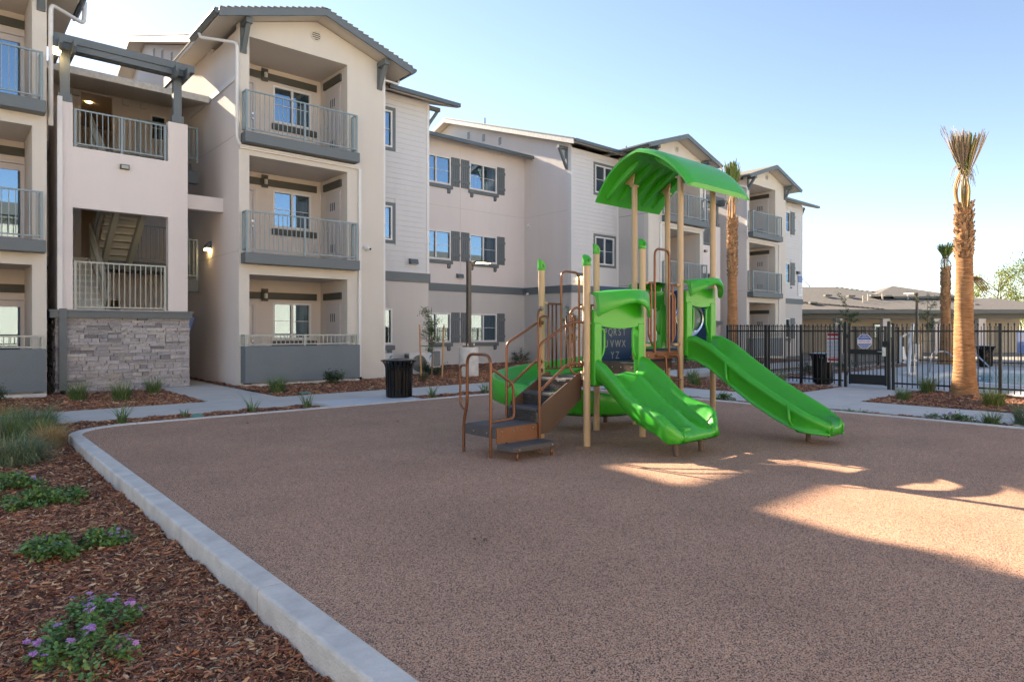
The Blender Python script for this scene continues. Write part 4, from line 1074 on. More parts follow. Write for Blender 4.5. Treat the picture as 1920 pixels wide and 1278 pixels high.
# barrier across the back of the low deck
bar = pipe('barrier', [(5.93, 6.5, .88), (5.93, 6.5, 2.19), (6.26, 6.5, 2.19), (6.26, 6.5, .88)], .016, fil=.09)
MB().tube([(5.66, 6.5, 1.75), (5.92, 6.5, 1.75)], .013, 8).tube([(6.27, 6.5, 1.75), (6.54, 6.5, 1.75)], .013, 8).tube([(5.66, 6.5, .90), (6.54, 6.5, .90)], .013, 8).build('rail', 'rail_brown', bar, smooth=True)
b0 = None
for x in (5.70, 5.77, 5.84, 6.02, 6.10, 6.18, 6.34, 6.42, 6.49):
    t_ = 1.745 if x < 5.9 or x > 6.28 else 1.6
    MB().tube([(x, 6.5, .90), (x, 6.5, t_)], .0125, 8).build('bar', 'rail_brown', bar, smooth=True)
MB().tube([(5.61, 6.5, 1.755), (5.68, 6.5, 1.75)], .022, 8).build('clamp', 'post_tan', bar, smooth=True)

# letter panel and bubble panel
lp = MB().box(6.64, 7.36, 6.505, 6.53, .96, 2.03).build('letter_panel', 'navy', T, bevel=.008)
for row, z in (('PQRST', 1.37), ('UVWX', 1.20), ('YZ', 1.035)):
    n = len(row)
    for k, ch in enumerate(row):
        dx = .098 if n > 2 else .105
        x = 6.985 + (k-(n-1)/2)*(dx if n != 4 else .125)
        text_mesh('letter', ch, .15, face_mtx((x, 6.503, z), (1, 0, 0)), 'letter', lp, .004, width=.8)
bolts(lp, [(6.68, 6.504, 1.0), (7.32, 6.504, 1.0)], r=.009)
bp_ = MB()
for k in range(24):      # plate with a round hole
    a0, a1 = 2*math.pi*k/24, 2*math.pi*(k+1)/24
    def sqp(a):
        c, s = math.cos(a), math.sin(a); q = min(.36/max(abs(c), 1e-6), .44/max(abs(s), 1e-6)); return (c*q, s*q)
    for xx in (8.185, 8.215):
        p0, p1 = sqp(a0), sqp(a1)
        bp_.quad((xx, 6.08+.28*math.cos(a0), 1.58+.28*math.sin(a0)), (xx, 6.08+.28*math.cos(a1), 1.58+.28*math.sin(a1)), (xx, 6.08+p1[0], 1.58+p1[1]), (xx, 6.08+p0[0], 1.58+p0[1]))
bpo = bp_.build('bubble_panel', 'navy', T)
dm = MB().grid([[(8.205+.22*math.sin(e)+.002, 6.08+.285*math.cos(e)*math.cos(a), 1.58+.285*math.cos(e)*math.sin(a)) for a in [2*math.pi*k/32 for k in range(32)]] for e in fr(0, 1.56, 10)], close=True)
dm.build('bubble_window', 'dome', bpo, smooth=True)
bolts(bpo, [(8.184, 6.08+.33*math.cos(a), 1.58+.38*math.sin(a)) for a in fr(.4, 5.9, 7)], (-1, 0, 0), .009)

# moulded slide hoods
def hood(x0, x1, y, zd, zo, zc, sgn=-1, name='slide_hood'):
    """frame with two pillars, a header and a bulging bonnet; sgn -1 faces -Y"""
    h = sub_empty(name, T, ((x0+x1)/2, y, zd)); W = x1-x0; Yo = lambda d: y+sgn*d
    for a, b_ in ((x0, x0+.125), (x1-.125, x1)):
        MB().box(a, b_, Yo(-.05), Yo(.04), zd-.08, zo+.04).build('pillar', 'green_plastic', h, bevel=.012)
    rows = []
    nu = 20
    prof = [(0.0, 'b'), (.2, 'b'), (.8, 't'), (1, 't')]
    rowsT = []
    for k in range(nu+1):
        u = k/nu; s = math.sin(math.pi*min(1, .04+u*.96))**.75; x = x0+W*u
        zt = zc-.075*(1-u)**2-.045*u**3
        zb = zo+.11+.175*(math.sin(math.pi*u/.93)**.9 if 0 < u < .93 else 0)
        d = .05+.29*math.sin(math.pi*(.03+.94*u))**.6
        rowsT.append([(x, Yo(-.05), zt), (x, Yo(.0), zt+.005), (x, Yo(d*.66), zt+.002), (x, Yo(d*.82), zt-.012), (x, Yo(d*.87), zt-.05), (x, Yo(d*.96), (zt+zb)/2), (x, Yo(d), zb+.03), (x, Yo(d-.012), zb+.006), (x, Yo(d-.03), zb), (x, Yo(d-.05), zb+.03), (x, Yo(d-.055), (zt+zb)/2), (x, Yo(.04), zt-.05)])
    m = MB().grid(rowsT)
    for r_ in (rowsT[0], rowsT[-1]): m.poly(r_)
    m.build('bonnet', 'green_plastic', h, smooth=True, autosm=40)
    ar = [(x0+W*k/14, zo+.02-.05*math.sin(math.pi*k/14)) for k in range(15)]
    m = MB(); pts = [(x, Yo(.028), z) for x, z in ar] + [(x1, Yo(.028), zc-.15), (x0, Yo(.028), zo+.2)]
    m.prism(pts, (0, -sgn*.05, 0)).build('header', 'green_plastic', h, bevel=.006)
    for xa, s in ((x0+.125, 1), (x1-.125, -1)):
        MB().tube(fillet([(xa-s*.0, Yo(-.005), zo-.02), (xa+s*.075, Yo(.0), zo-.05), (xa+s*.075, Yo(.0), zo-.30), (xa-s*.0, Yo(-.005), zo-.42)], .08), .017, 8).build('grip', 'green_plastic', h, smooth=True)
    return h
hood(5.635, 6.565, 5.615, D1, 1.45, 1.93); hood(7.475, 8.18, 5.615, D2, 1.76, 2.17)
hood(7.45, 8.16, 6.545, D2, 1.76, 2.17, sgn=1)

# wave slide with two lanes
def loft(name, secs, parent, m='green_plastic', th=.018, closed=False):
    mb = MB().grid(secs)
    return mb.build(name, m, parent, smooth=True, solid=th)
def lerp_tab(tab, t):
    for (t0, *a), (t1, *b_) in zip(tab, tab[1:]):
        if t <= t1:
            k = (t-t0)/(t1-t0); k = k*k*(3-2*k)*.35+k*.65
            return [p+(q-p)*k for p, q in zip(a, b_)]
    return list(tab[-1][1:])
ws = sub_empty('wave_slide', T, (6.1, 5.0, 0))
# t: y, floor z, left rim z, right rim z, hump, x left, x right
tab = [(0.0, 5.60, .82, 1.04, 1.05, .00, 5.66, 6.54), (.12, 5.48, .81, .99, 1.02, .06, 5.655, 6.545), (.3, 5.26, .65, .82, .88, .20, 5.65, 6.55), (.45, 5.06, .48, .66, .71, .21, 5.645, 6.55),
       (.6, 4.88, .385, .56, .59, .17, 5.63, 6.55), (.75, 4.70, .325, .51, .53, .14, 5.60, 6.54), (.88, 4.53, .285, .47, .50, .07, 5.575, 6.52), (.96, 4.42, .265, .38, .44, .035, 5.58, 6.50), (1.0, 4.35, .255, .285, .31, .0, 5.62, 6.46)]
secs = []
for k in range(41):
    y, zf, zl, zr, hm, xl, xr = lerp_tab(tab, k/40)
    if k > 36: q = (k-36)/4; xl += .07*q*q; xr -= .07*q*q
    W = xr-xl; row = []
    skirt = min(.16, zl-.1)
    pr = [(0.005, max(.175, zl-.22)), (.0, zl-.05), (.008, zl-.012), (.03, zl), (.055, zl-.012), (.075, zl-.05), (.10, zf+.06), (.145, zf+.012), (.21, zf), (.30, zf+.004), (.375, zf+hm*.42), (.435, zf+hm*.86), (.5, zf+hm), (.565, zf+hm*.86), (.625, zf+hm*.42),
          (.70, zf+.004), (.79, zf), (.855, zf+.012), (.90, zf+.06), (.925, zr-.05), (.945, zr-.012), (.97, zr), (.992, zr-.012), (1, zr-.05), (.995, max(.175, zr-.22))]
    for u, z in pr: row.append((xl+W*u, y+.0*u, z))
    secs.append(row)
e = secs[-1]; secs.append([(x, y-.022, max(.18, min(z, .29)-.05)) for x, y, z in e]); secs.append([(x, y+.02, .178) for x, y, z in e])
loft('slide_bed', secs, ws)
# raised lip at the foot of the left lane
MB().tube(bez([(5.68, 4.72, .345), (5.70, 4.50, .325), (5.82, 4.41, .30), (5.98, 4.43, .30), (6.04, 4.58, .33)], 6), .028, 10).build('lip', 'green_plastic', ws, smooth=True)
for x in (5.85, 6.33): MB().tube([(x, 4.51, -.04), (x, 4.54, .24)], .034, 12).build('foot', 'steel_brown', ws, smooth=True, autosm=40)

# long straight slide
ss = sub_empty('straight_slide', T, (7.8, 4.8, 0))
tab = [(0, 5.62, 1.10, .20), (.1, 5.46, 1.085, .22), (.22, 5.22, .98, .22), (.36, 4.92, .78, .215), (.5, 4.60, .575, .21), (.64, 4.26, .40, .20), (.76, 4.02, .30, .18), (.9, 3.80, .25, .12), (1.0, 3.60, .235, .03)]
secs = []
for k in range(41):
    y, zf, rim = lerp_tab(tab, k/40); xl, xr = 7.49, 8.16
    if k > 33: q = (k-33)/7; xl += .14*q*q; xr -= .14*q*q
    W = xr-xl; zt = zf+rim
    row = [(xl+W*u, y, z) for u, z in [(.005, max(.12, zf-.11)), (.05, max(.13, zf-.09)), (.05, zf-.05), (.05, zt-.09), (.0, zt-.06), (.015, zt-.015), (.05, zt), (.09, zt-.015), (.115, zt-.05), (.15, zf+.06), (.22, zf+.015), (.35, zf), (.5, zf-.004), (.65, zf), (.78, zf+.015), (.85, zf+.06), (.885, zt-.05), (.91, zt-.015), (.95, zt), (.985, zt-.015), (1.0, zt-.06), (.95, zt-.09), (.95, zf-.05), (.95, max(.13, zf-.09)), (.995, max(.12, zf-.11))]]
    secs.append(row)
secs.append([(x, y-.015, max(.13, z-.03)) for x, y, z in secs[-1]]); secs.append([(x, y+.02, .12) for x, y, z in secs[-1]])
loft('slide_bed', secs, ss)
for y, zf, r in ((4.93, .78, .2), (4.02, .315, .19)):   # moulded joint bands round the chute
    MB().tube(fillet([(7.485, y+.02, zf+r-.02), (7.475, y, zf-.05), (7.55, y-.03, zf-.12), (8.10, y-.03, zf-.12), (8.175, y, zf-.05), (8.165, y+.02, zf+r-.02)], .05), .022, 8).build('joint_band', 'green_plastic', ss, smooth=True)
MB().prism([(7.62, 4.18, .40), (7.62, 3.62, .22), (7.62, 3.72, .13), (7.62, 4.02, .12)], (.40, 0, 0)).build('pedestal', 'green_plastic', ss, bevel=.03)
MB().tube([(7.83, 3.95, -.04), (7.83, 3.95, .2)], .034, 12).build('foot', 'steel_brown', ss, smooth=True, autosm=40)

# spiral slide behind
sp = sub_empty('spiral_slide', T, (6.8, 7.5, 0))
path = [(7.80, 6.56, 1.05, 90), (7.80, 6.85, .99, 90)]
cxs, cys, rad = 6.95, 7.55, .80
for k in range(29):
    a = R(-12+k*11.5); path.append((cxs+rad*math.cos(a), cys+rad*math.sin(a), .93-.74*(k/28)**.5, math.degrees(a)+90))
secs = []
for k, (x, y, zf, hd) in enumerate(path):
    h = R(hd); rx_, ry_ = math.sin(h), -math.cos(h)       # right-hand side is the outer rim
    ro = .20+.10*min(1, k/6); ri = .14; f = max(0, (k-24)/6); ro *= 1-.55*f; ri *= 1-.3*f
    row = [(x+rx_*d, y+ry_*d, z) for d, z in [(-.27, zf-.02), (-.29, zf+ri-.04), (-.27, zf+ri), (-.24, zf+ri-.02), (-.2, zf+.04), (-.12, zf), (.08, zf), (.2, zf+.05), (.27, zf+ro-.05), (.29, zf+ro-.01), (.32, zf+ro), (.345, zf+ro-.03), (.33, zf-.03), (.2, zf-.09)]]
    secs.append(row)
loft('slide_bed', secs, sp)
MB().tube([(7.25, 6.95, -.04), (7.25, 6.95, .25)], .034, 10).build('foot', 'steel_brown', sp, smooth=True)

# arched grab bars and ladder on the front of the middle bay
ag = pipe('arch_handle', [(6.86, 5.655, D2-.02), (6.86, 5.655, 2.50), (7.17, 5.655, 2.50), (7.17, 5.655, D2-.02)], .0165, fil=.10)
for xa, s in ((6.86, -1), (7.17, 1)):
    pipe('side_grip', [(xa, 5.655, 2.03), (xa+s*.17, 5.655, 2.03)], .015, parent=ag)
    pipe('side_grip', [(xa+s*.075, 5.655, 2.03), (xa+s*.075, 5.655, 1.24), (xa+s*.03, 5.655, 1.20)], .014, parent=ag, fil=.04)
    pipe('side_grip', [(xa+s*.075, 5.655, 1.93), (xa+s*.125, 5.655, 1.86), (xa+s*.125, 5.655, 1.33), (xa+s*.075, 5.655, 1.25)], .014, parent=ag, fil=.04)
    MB().tube([(xa+s*.16, 5.655, 2.03), (xa+s*.225, 5.655, 2.03)], .026, 10).tube([(xa+s*.1, 5.655, 1.2), (xa+s*.225, 5.655, 1.2)], .024, 10).build('clamp', 'post_tan', ag, smooth=True)
ld = pipe('ladder', [(6.90, 5.66, 1.06), (7.03, 5.60, 1.06), (7.03, 5.56, -.04)], .0165, fil=.08)
pipe('ladder_side', [(7.20, 5.66, 1.06), (7.31, 5.60, 1.06), (7.31, 5.56, -.04)], .0165, parent=ld, fil=.08)
for z in (.72, .40): MB().tube([(7.03, 5.57, z), (7.31, 5.57, z)], .0165, 8).build('rung', 'rail_brown', ld, smooth=True)
MB().lathe([(.0, -.09), (.05, -.07), (.08, -.03), (.085, .0), (.08, .03), (.05, .07), (.0, .09)], (7.55, 6.35, .72), 16, caps=False).build('talk_tube', 'ball_tan', T, smooth=True)
MB().tube([(7.55, 6.35, .72), (7.47, 6.45, .72)], .02, 8).build('clamp', 'post_tan', T, smooth=True)

# moulded roof
rf = sub_empty('roof', T, (7.8, 6.08, 3.4))
def rprof(v):            # v -1..1 across; returns y, z
    a = abs(v); z = 3.98-.29*a**1.25-.29*a**3; return 6.08+.86*v, z
nu, nv = 20, 28; top = []; bot = []
for i in range(nu+1):
    u = i/nu; rt, rb = [], []
    for j in range(nv+1):
        v = -1+2*j/nv; y, z = rprof(v)
        e = abs(2*u-1); ov = .10*(1-v*v); x = 7.02-ov*.6*(1-u)+(1.50+ov*.6*(1-u)+ov*.6*u)*u
        edge = max(e, 0)**10*.05 + abs(v)**14*.02
        rt.append((x, y, z-edge)); rb.append((x, 6.08+(y-6.08)*.985, z-.085-.03*(1-e**6)*(1-abs(v)**6)))
    top.append(rt); bot.append(rb)
m = MB().grid(top).grid([r[::-1] for r in bot])
k0 = (nu+1)*(nv+1)
def tie(a, b_):          # rim between top and bottom sheets
    for (p, q), (p2, q2) in zip(zip(a, a[1:]), zip(b_, b_[1:])): m.quad(p, q, q2, p2)
tie(top[0], bot[0]); tie(top[-1][::-1], bot[-1][::-1]); tie([r[0] for r in top][::-1], [r[0] for r in bot][::-1]); tie([r[-1] for r in top], [r[-1] for r in bot])
m.build('shell', 'green_plastic', rf, smooth=True, autosm=55, bevel=0)
for s in (-1, 1):
    for k in range(5):
        x = 7.22+k*.27; rib = MB(); rows = []
        for q in range(11):
            v = s*(.16+.76*q/10); y, z = rprof(v); dd = .075*math.sin(math.pi*min(1, q/10*1.02))**.5+.004
            yb = 6.08+(y-6.08)*.985; rows.append([(x-.05, yb, z-.095), (x-.03, yb, z-.115-dd), (x+.03, yb, z-.115-dd), (x+.05, yb, z-.095)])
        rib.grid(rows); rib.poly(rows[0]); rib.poly(rows[-1]); rib.build('rib', 'green_plastic', rf, smooth=True, autosm=40)
for (x, y) in (PG, PE, PF, PH):
    s = 1 if y > 6.08 else -1; q = 1 if x < 7.8 else -1
    MB().box(x-.05, x+.05, y-.05, y+.05, 3.54, 3.562).prism([(x-q*.02, y+s*.0, 3.56), (x-q*.02, y+s*.17, 3.60), (x-q*.02, y+s*.16, 3.68), (x-q*.02, y-s*.04, 3.76)], (-q*.03, 0, 0)).build('bracket', 'post_tan', rf)

# ------------------------------------------------------------------ litter bins, lamp post
def trash_can(x, y, label, z=-.05, lid=True):
    t = thing('trash_can', label, 'trash can', (x, y, z), 'black slatted trash cans')
    MB().lathe([(.0, .03), (.235, .03), (.255, .70), (.0, .69)], (x, y, z), 20, caps=False).build('liner', 'black_metal', t, smooth=True, autosm=40)
    def prof(k):  # radius of a slat up its height
        return .265+.02*k+.075*max(0, (k-.82)/.18)**1.6
    s0 = None; n = 22
    for q in range(n):
        a = 2*math.pi*q/n
        if s0 is None:
            m = MB(); rows = []
            for k in fr(0, 1, 10):
                r = prof(k); zz = .05+.76*k; rows.append([(x+r, y-.031, z+zz), (x+r+.004, y, z+zz), (x+r, y+.031, z+zz), (x+r-.006, y+.03, z+zz), (x+r-.006, y-.03, z+zz)])
            m.grid(rows, close=True); s0 = m.build('slat', 'black_metal', t, loc=(x, y, z), smooth=True, autosm=30)
        else:
            c = s0.copy(); col.objects.link(c); c.rotation_euler[2] = a
    for zz, r, w_ in ((.055, .262, .03), (.63, .278, .035)):
        MB().lathe([(r-.012, zz), (r-.004, zz), (r-.004, zz+w_), (r-.012, zz+w_)], (x, y, z), 24).build('band', 'black_metal', t, smooth=True, autosm=40)
    MB().lathe([(.345, .80), (.372, .80), (.378, .812), (.372, .825), (.345, .825)], (x, y, z), 28, caps=False).build('rim', 'black_metal', t, smooth=True)
    MB().lathe([(.36, .822), (.33, .835), (.19, .85), (.17, .84), (.165, .79)], (x, y, z), 28, caps=False).build('lid', 'black_metal', t, smooth=True)
    MB().lathe([(.0, 0), (.2, 0), (.2, .04), (.0, .04)], (x, y, z), 16, caps=False).build('base', 'black_metal', t)
    return t
trash_can(6.95, 12.72, 'black slatted trash can with flared top on the near sidewalk by the pale concrete pad')
trash_can(16.98, 8.15, 'black slatted trash can behind the fence left of the pool gate')
trash_can(29.5, 7.45, 'black trash can beyond the pool, right of the thick palm trunk')

def lamp_post(x, y, z, h, label, base_h, arm, s=1.0):
    t = thing('lamp_post', label, 'lamp post', (x, y, z), 'square pole lamp posts')
    MB().lathe([(.0, 0), (.30*s, 0), (.30*s, base_h-.02), (.285*s, base_h), (.0, base_h)], (x, y, z), 32, caps=False).build('concrete_base', 'concrete', t, smooth=True, autosm=40)
    MB().box(x-.14, x+.14, y-.14, y+.14, z+base_h+.02, z+base_h+.045).build('base_plate', 'pole_bronze', t)
    b = MB()
    for a in (-.115, .115):
        for c in (-.115, .115): b.tube([(x+a, y+c, z+base_h-.01), (x+a, y+c, z+base_h+.13)], .013, 6)
    b.build('anchor_bolt', 'steel', t, kind='stuff')
    MB().box(x-.062, x+.062, y-.062, y+.062, z+base_h+.046, z+h).build('pole', 'pole_bronze', t, bevel=.01)
    ax, ay = arm
    m = MB(); L = Vector((ax, ay, 0)).normalized(); q = Vector((-L.y, L.x, 0)); o = Vector((x, y, z+h-.04))
    def bx(d0, d1, w_, z0, z1): 
        p = [o+L*d0-q*w_, o+L*d1-q*w_, o+L*d1+q*w_, o+L*d0+q*w_]; m.hexa([tuple(v+Vector((0,0,z0))) for v in p]+[tuple(v+Vector((0,0,z1))) for v in p])
    bx(.06, .22, .04, -.09, .0); bx(.2, .72, .15, .0, .05)
    m.build('lamp_head', 'pole_bronze', t, bevel=.008)
    m = MB(); bx(.24, .68, .12, -.006, -.001); m.build('lens', 'lamp_lit', t)
    return t
lamp_post(11.79, 17.21, -.06, 3.62, 'bronze square lamp post on a round concrete base before the set-back wing', .93, (.95, -.3))
lamp_post(38.2, 12.95, -.1, 3.55, 'tan lamp post before the low hip-roofed building beyond the pool', .75, (-.75, .66), .9)

# ------------------------------------------------------------------ foliage builders
def leaf_cloud(g, n, pos, size, flat=.6):
    """n folded leaves; pos() gives the place of each"""
    mb = MB()
    for _ in range(n):
        p = Vector(pos()); d = Vector((g.gauss(0, 1), g.gauss(0, 1), g.gauss(0, flat))).normalized(); s = size*g.uniform(.6, 1.3)
        u = Vector((g.gauss(0, .6), g.gauss(0, .6), 1)).normalized(); q = d.cross(u).normalized()
        a, b, c, e = p, p+d*s*.5+q*s*.3+u*s*.04, p+d*s, p+d*s*.5-q*s*.3+u*s*.04
        mb.v += [tuple(a), tuple(b), tuple(c), tuple(e)]; k = len(mb.v); mb.f += [(k-4, k-3, k-2), (k-4, k-2, k-1)]
    return mb
def grass_clump(name, x, y, z, n, h, spread, m, label, group, seed, droop=.6, w=.006, cat='grass clump', parts=None):
    g = random.Random(seed)
    def blades(n, h, x, y, spread):
        mb = MB()
        for _ in range(n):
            a = g.uniform(0, 6.283); r = spread*.30*math.sqrt(g.random()); p = Vector((x+r*math.cos(a), y+r*math.sin(a), z-.01))
            az = a+g.gauss(0, .9); L = h*g.uniform(.45, 1.3)**.8; dr = Vector((math.cos(az), math.sin(az), 0)); sd_ = Vector((-dr.y, dr.x, 0))
            pts = []; th = math.pi/2-abs(g.gauss(0, .35))*droop-.1; q = p.copy(); cv = droop*g.uniform(.15, .75); tw_ = g.gauss(0, .18)
            for k in range(4):
                pts.append(q.copy()); st_ = L/3.2
                q = q+(dr*math.cos(th)+Vector((0, 0, math.sin(th)))+sd_*tw_*k*.4)*st_; th -= cv
                if q.z < z+.02: q.z = z+.02
            n0 = len(mb.v); ww = w*g.uniform(.7, 1.4)
            for k, pp in enumerate(pts):
                e = sd_*ww*(1-k/3.05); mb.v += [tuple(pp-e), tuple(pp+e)]
            for k in range(3): i = n0+2*k; mb.f.append((i, i+1, i+3, i+2))
        return mb
    if parts is None:
        o = blades(n, h, x, y, spread).build(name, m, loc=(x, y, z)); return tag(o, label, cat, group)
    t = thing(name, label, cat, (x, y, z), group)
    for dx, dy, k, hh, mm in parts: blades(int(n*k), h*hh, x+dx, y+dy, spread).build('blades', mm, t)
    return t
def lantana(x, y, z, sx, sy, h, nl, fl, label, seed, group='purple flowered lantana plants', size=.035):
    g = random.Random(seed); t = thing('lantana', label, 'flowering plant', (x, y, z), group)
    stems = MB(); tips = []
    for k in range(26):
        a = g.uniform(0, 6.283); r = math.sqrt(g.random()); e = Vector((x+sx*r*math.cos(a), y+sy*r*math.sin(a), z+h*(1-r*.7)*g.uniform(.5, 1)))
        mid = Vector((x, y, z)).lerp(e, .5)+Vector((0, 0, h*.15)); stems.tube([(x, y, z-.02), tuple(mid), tuple(e)], .003, 3, caps=False); tips.append((mid, e))
    stems.build('stem', 'bark', t)
    def pos():
        m_, e = g.choice(tips); k = g.random()**.6; p = m_.lerp(e, k) if k > .2 else Vector((x, y, z)).lerp(m_, .6+k)
        return p+Vector((g.gauss(0, .022), g.gauss(0, .022), g.gauss(0, .018)))
    leaf_cloud(g, nl, pos, size).build('foliage', 'leaf', t)
    f0 = None
    for _ in range(fl):
        m_, e = g.choice(tips); p = e+Vector((g.gauss(0, .02), g.gauss(0, .02), g.uniform(.015, .035)))
        if f0 is None:
            mb = MB()
            for k in range(16):
                a = k*2.4; r = .0043*math.sqrt(k); c = Vector((p.x+r*math.cos(a), p.y+r*math.sin(a), p.z+.012-.35*r)); s = .0052
                mb.poly([(c.x+s*math.cos(a+q*1.2566), c.y+s*math.sin(a+q*1.2566), c.z+(.002 if q % 2 else 0)) for q in range(5)])
            f0 = mb.build('flower', 'flower', t, loc=tuple(p)); continue
        c = f0.copy(); col.objects.link(c); c.location = p-Vector((x, y, z)); c.rotation_euler = (g.gauss(0, .4), g.gauss(0, .4), g.uniform(0, 6)); s = g.uniform(.7, 1.25); c.scale = (s, s, s)
    return t
lantana(.52, 3.98, -.13, .24, .52, .21, 2600, 36, 'low lantana with many purple flower heads, nearest the camera', 1, size=.027)
lantana(.66, 5.72, -.13, .34, .30, .17, 2600, 10, 'leafy green lantana with a few purple flowers, behind the nearest one', 2, size=.036)
lantana(.66, 7.5, -.13, .32, .34, .19, 2000, 3, 'spreading green lantana with hardly any flowers beside the bark mulch', 3, size=.036)
lantana(.46, 8.45, -.13, .3, .4, .2, 1600, 16, 'lantana with purple flower heads at the foot of the tall grasses', 4, size=.036)
lantana(11.58, 3.35, -.06, .13, .5, .19, 900, 16, 'small purple flowered lantana between the kerb and the right sidewalk', 5, size=.034)
lantana(11.58, 7.7, -.06, .15, .28, .2, 700, 1, 'small leafy lantana under the straight slide by the kerb', 6, size=.036)
lantana(11.45, 4.9, -.06, .10, .4, .08, 300, 0, 'flat green ground plant between kerb and right sidewalk', 7, size=.03)

LG = 'ornamental grasses in the left bed'
grass_clump('ornamental_grass', .86, 11.6, -.11, 1500, .50, .8, 'grass_green', 'broad clump of mixed green grass behind the blond tuft', LG, 21, droop=1.25, w=.0045)
grass_clump('ornamental_grass', 1.0, 12.75, -.08, 1300, .48, .75, 'grass_blue', 'blue green grass clump nearest the sidewalk', LG, 22, droop=1.1, w=.0045)
grass_clump('ornamental_grass', 1.0, 10.7, -.10, 700, .42, .36, 'grass_dry', 'blond dried tuft of grass beside the kerb corner', LG, 23, droop=.9, w=.004)
grass_clump('ornamental_grass', .58, 9.9, -.13, 2000, .50, .8, 'grass_blue', 'large drooping blue green grass above the lantana flowers', LG, 24, droop=1.35, w=.004)
grass_clump('ornamental_grass', .45, 11.9, -.10, 1300, .52, .8, 'grass_blue', 'blue green grass clump at the left picture edge', LG, 25, droop=1.2, w=.0045)
grass_clump('ornamental_grass', .66, 13.0, -.08, 500, .5, .5, 'grass_lime', 'thin yellow green grass leaning over the sidewalk', LG, 26, droop=1.1, w=.004)
SG = 'green grass tufts before the building'
for i, (x, y, n, h, lb) in enumerate([(2.08, 17.35, 420, .52, 'green grass tuft by the gutter pipe at the left end of the stone wall'), (2.72, 16.6, 420, .52, 'green grass tuft before the middle of the stone wall'),
        (3.56, 18.0, 380, .48, 'green grass tuft at the right end of the stone wall'), (5.62, 15.95, 420, .56, 'upright green grass tuft with pale seed stalks before the grey patio wall'),
        (16.02, 5.2, 420, .62, 'tall green grass tuft left of the palm foot, by the fence'), (14.4, 5.15, 320, .36, 'low green grass tuft at the corner of the gate path'),
        (15.75, 8.75, 260, .5, 'thin grass tuft by the fence behind the slide'), (15.4, 11.3, 300, .5, 'green grass tuft behind the right slide, by the upper walk'), (14.3, 10.4, 260, .4, 'low grass tuft on mulch seen under the play roof')]):
    grass_clump('grass_tuft', x, y, -.08, n, h, .38, 'grass_green', lb, SG, 30+i, droop=.75, w=.005)
grass_clump('grass_tuft', 14.4, 3.5, -.05, 520, .48, .55, 'grass_lime', 'sunlit yellow green grass tuft right of the palm foot', SG, 45, droop=1.0, w=.005)
grass_clump('grass_tuft', 11.95, 2.45, -.08, 420, .5, .5, 'grass_blue', 'dark blue green grass tuft at the right picture edge', SG, 46, droop=.9)
grass_clump('grass_tuft', 11.6, 2.85, -.08, 180, .34, .3, 'grass_green', 'small thin grass tuft beside the purple lantana on the right', SG, 47, droop=.9)
grass_clump('grass_tuft', 12.0, 9.6, -.08, 260, .45, .4, 'grass_green', 'grass tuft between the tan posts and the sidewalk', SG, 48, droop=1.0)
IG = 'strappy plants along the sidewalk strip'
for i, (x, y, n, h, lb) in enumerate([(2.06, 12.5, 34, .42, 'upright strappy plant on the strip nearest the kerb corner'), (2.98, 12.75, 14, .2, 'tiny strappy plant with a pale dead leaf beside it'), (4.0, 12.6, 26, .42, 'strappy plant on the strip left of the trash can pad'),
        (4.98, 12.6, 34, .42, 'spreading strappy plant at the right end of the mulch strip before the pad'), (7.68, 12.6, 26, .42, 'strappy plant just right of the near trash can'), (9.0, 12.5, 40, .42, 'strappy plant behind the entry hoop of the stairs'), (4.9, 15.2, 0, .2, '')]):
    if n: grass_clump('strap_plant', x, y, -.08, n, h, .2, 'grass_green', lb, IG, 60+i, droop=.7, w=.011, cat='plant')

def shrub(x, y, z, r, h, n, label, seed, m='leaf_dark', size=.042):
    n = int(n*2.6)
    g = random.Random(seed); t = thing('shrub', label, 'shrub', (x, y, z), 'small dark shrubs')
    st_ = MB(); tips = []
    for k in range(16):
        a = g.uniform(0, 6.283); q = math.sqrt(g.random()); e = Vector((x+r*q*math.cos(a), y+r*q*math.sin(a), z+h*g.uniform(.35, 1)*(1-.35*q))); tips.append(e); st_.tube([(x, y, z-.02), tuple(Vector((x, y, z)).lerp(e, .5)+Vector((0, 0, .05))), tuple(e)], .006, 4, caps=False)
    st_.build('stem', 'bark', t)
    def pos():
        e = g.choice(tips); k = g.uniform(.45, 1.05); return Vector((x, y, z)).lerp(e, k)+Vector((g.gauss(0, .05), g.gauss(0, .05), g.gauss(0, .04)))
    leaf_cloud(g, n, pos, size).build('foliage', m, t)
for i, q in enumerate([(7.4, 17.0, -.05, .3, .5, 700, 'dark shrub before the right end of the grey patio wall'), (11.1, 18.2, -.05, .42, .62, 900, 'round dark shrub left of the concrete lamp base'), (18.2, 22.6, -.03, .45, .7, 600, 'dark shrub in the corner of the set-back wing'),
        (.75, 17.4, -.05, .3, .5, 600, 'dark shrub at the left picture edge before the left patio wall'), (17.6, 12.6 + 5, -.03, .4, .5, 400, 'dark shrub behind the stair barrier of the play structure'), (20.6, 10.3, -.05, .5, .5, 500, 'dark shrub inside the pool fence, left one'),
        (23, 10.3, -.05, .55, .6, 500, 'dark shrub inside the pool fence, behind the black trash can'), (26, 17.2, -.03, .45, .6, 500, 'dark shrub before the far grey patio wall'), (22.5, 17.0, -.03, .4, .5, 400, 'dark shrub beyond the tan posts, by the far patio wall'), (9.6, 16.2, -.05, .16, .3, 160, 'small thin shrub behind the near trash can')]):
    shrub(*q, 80+i)

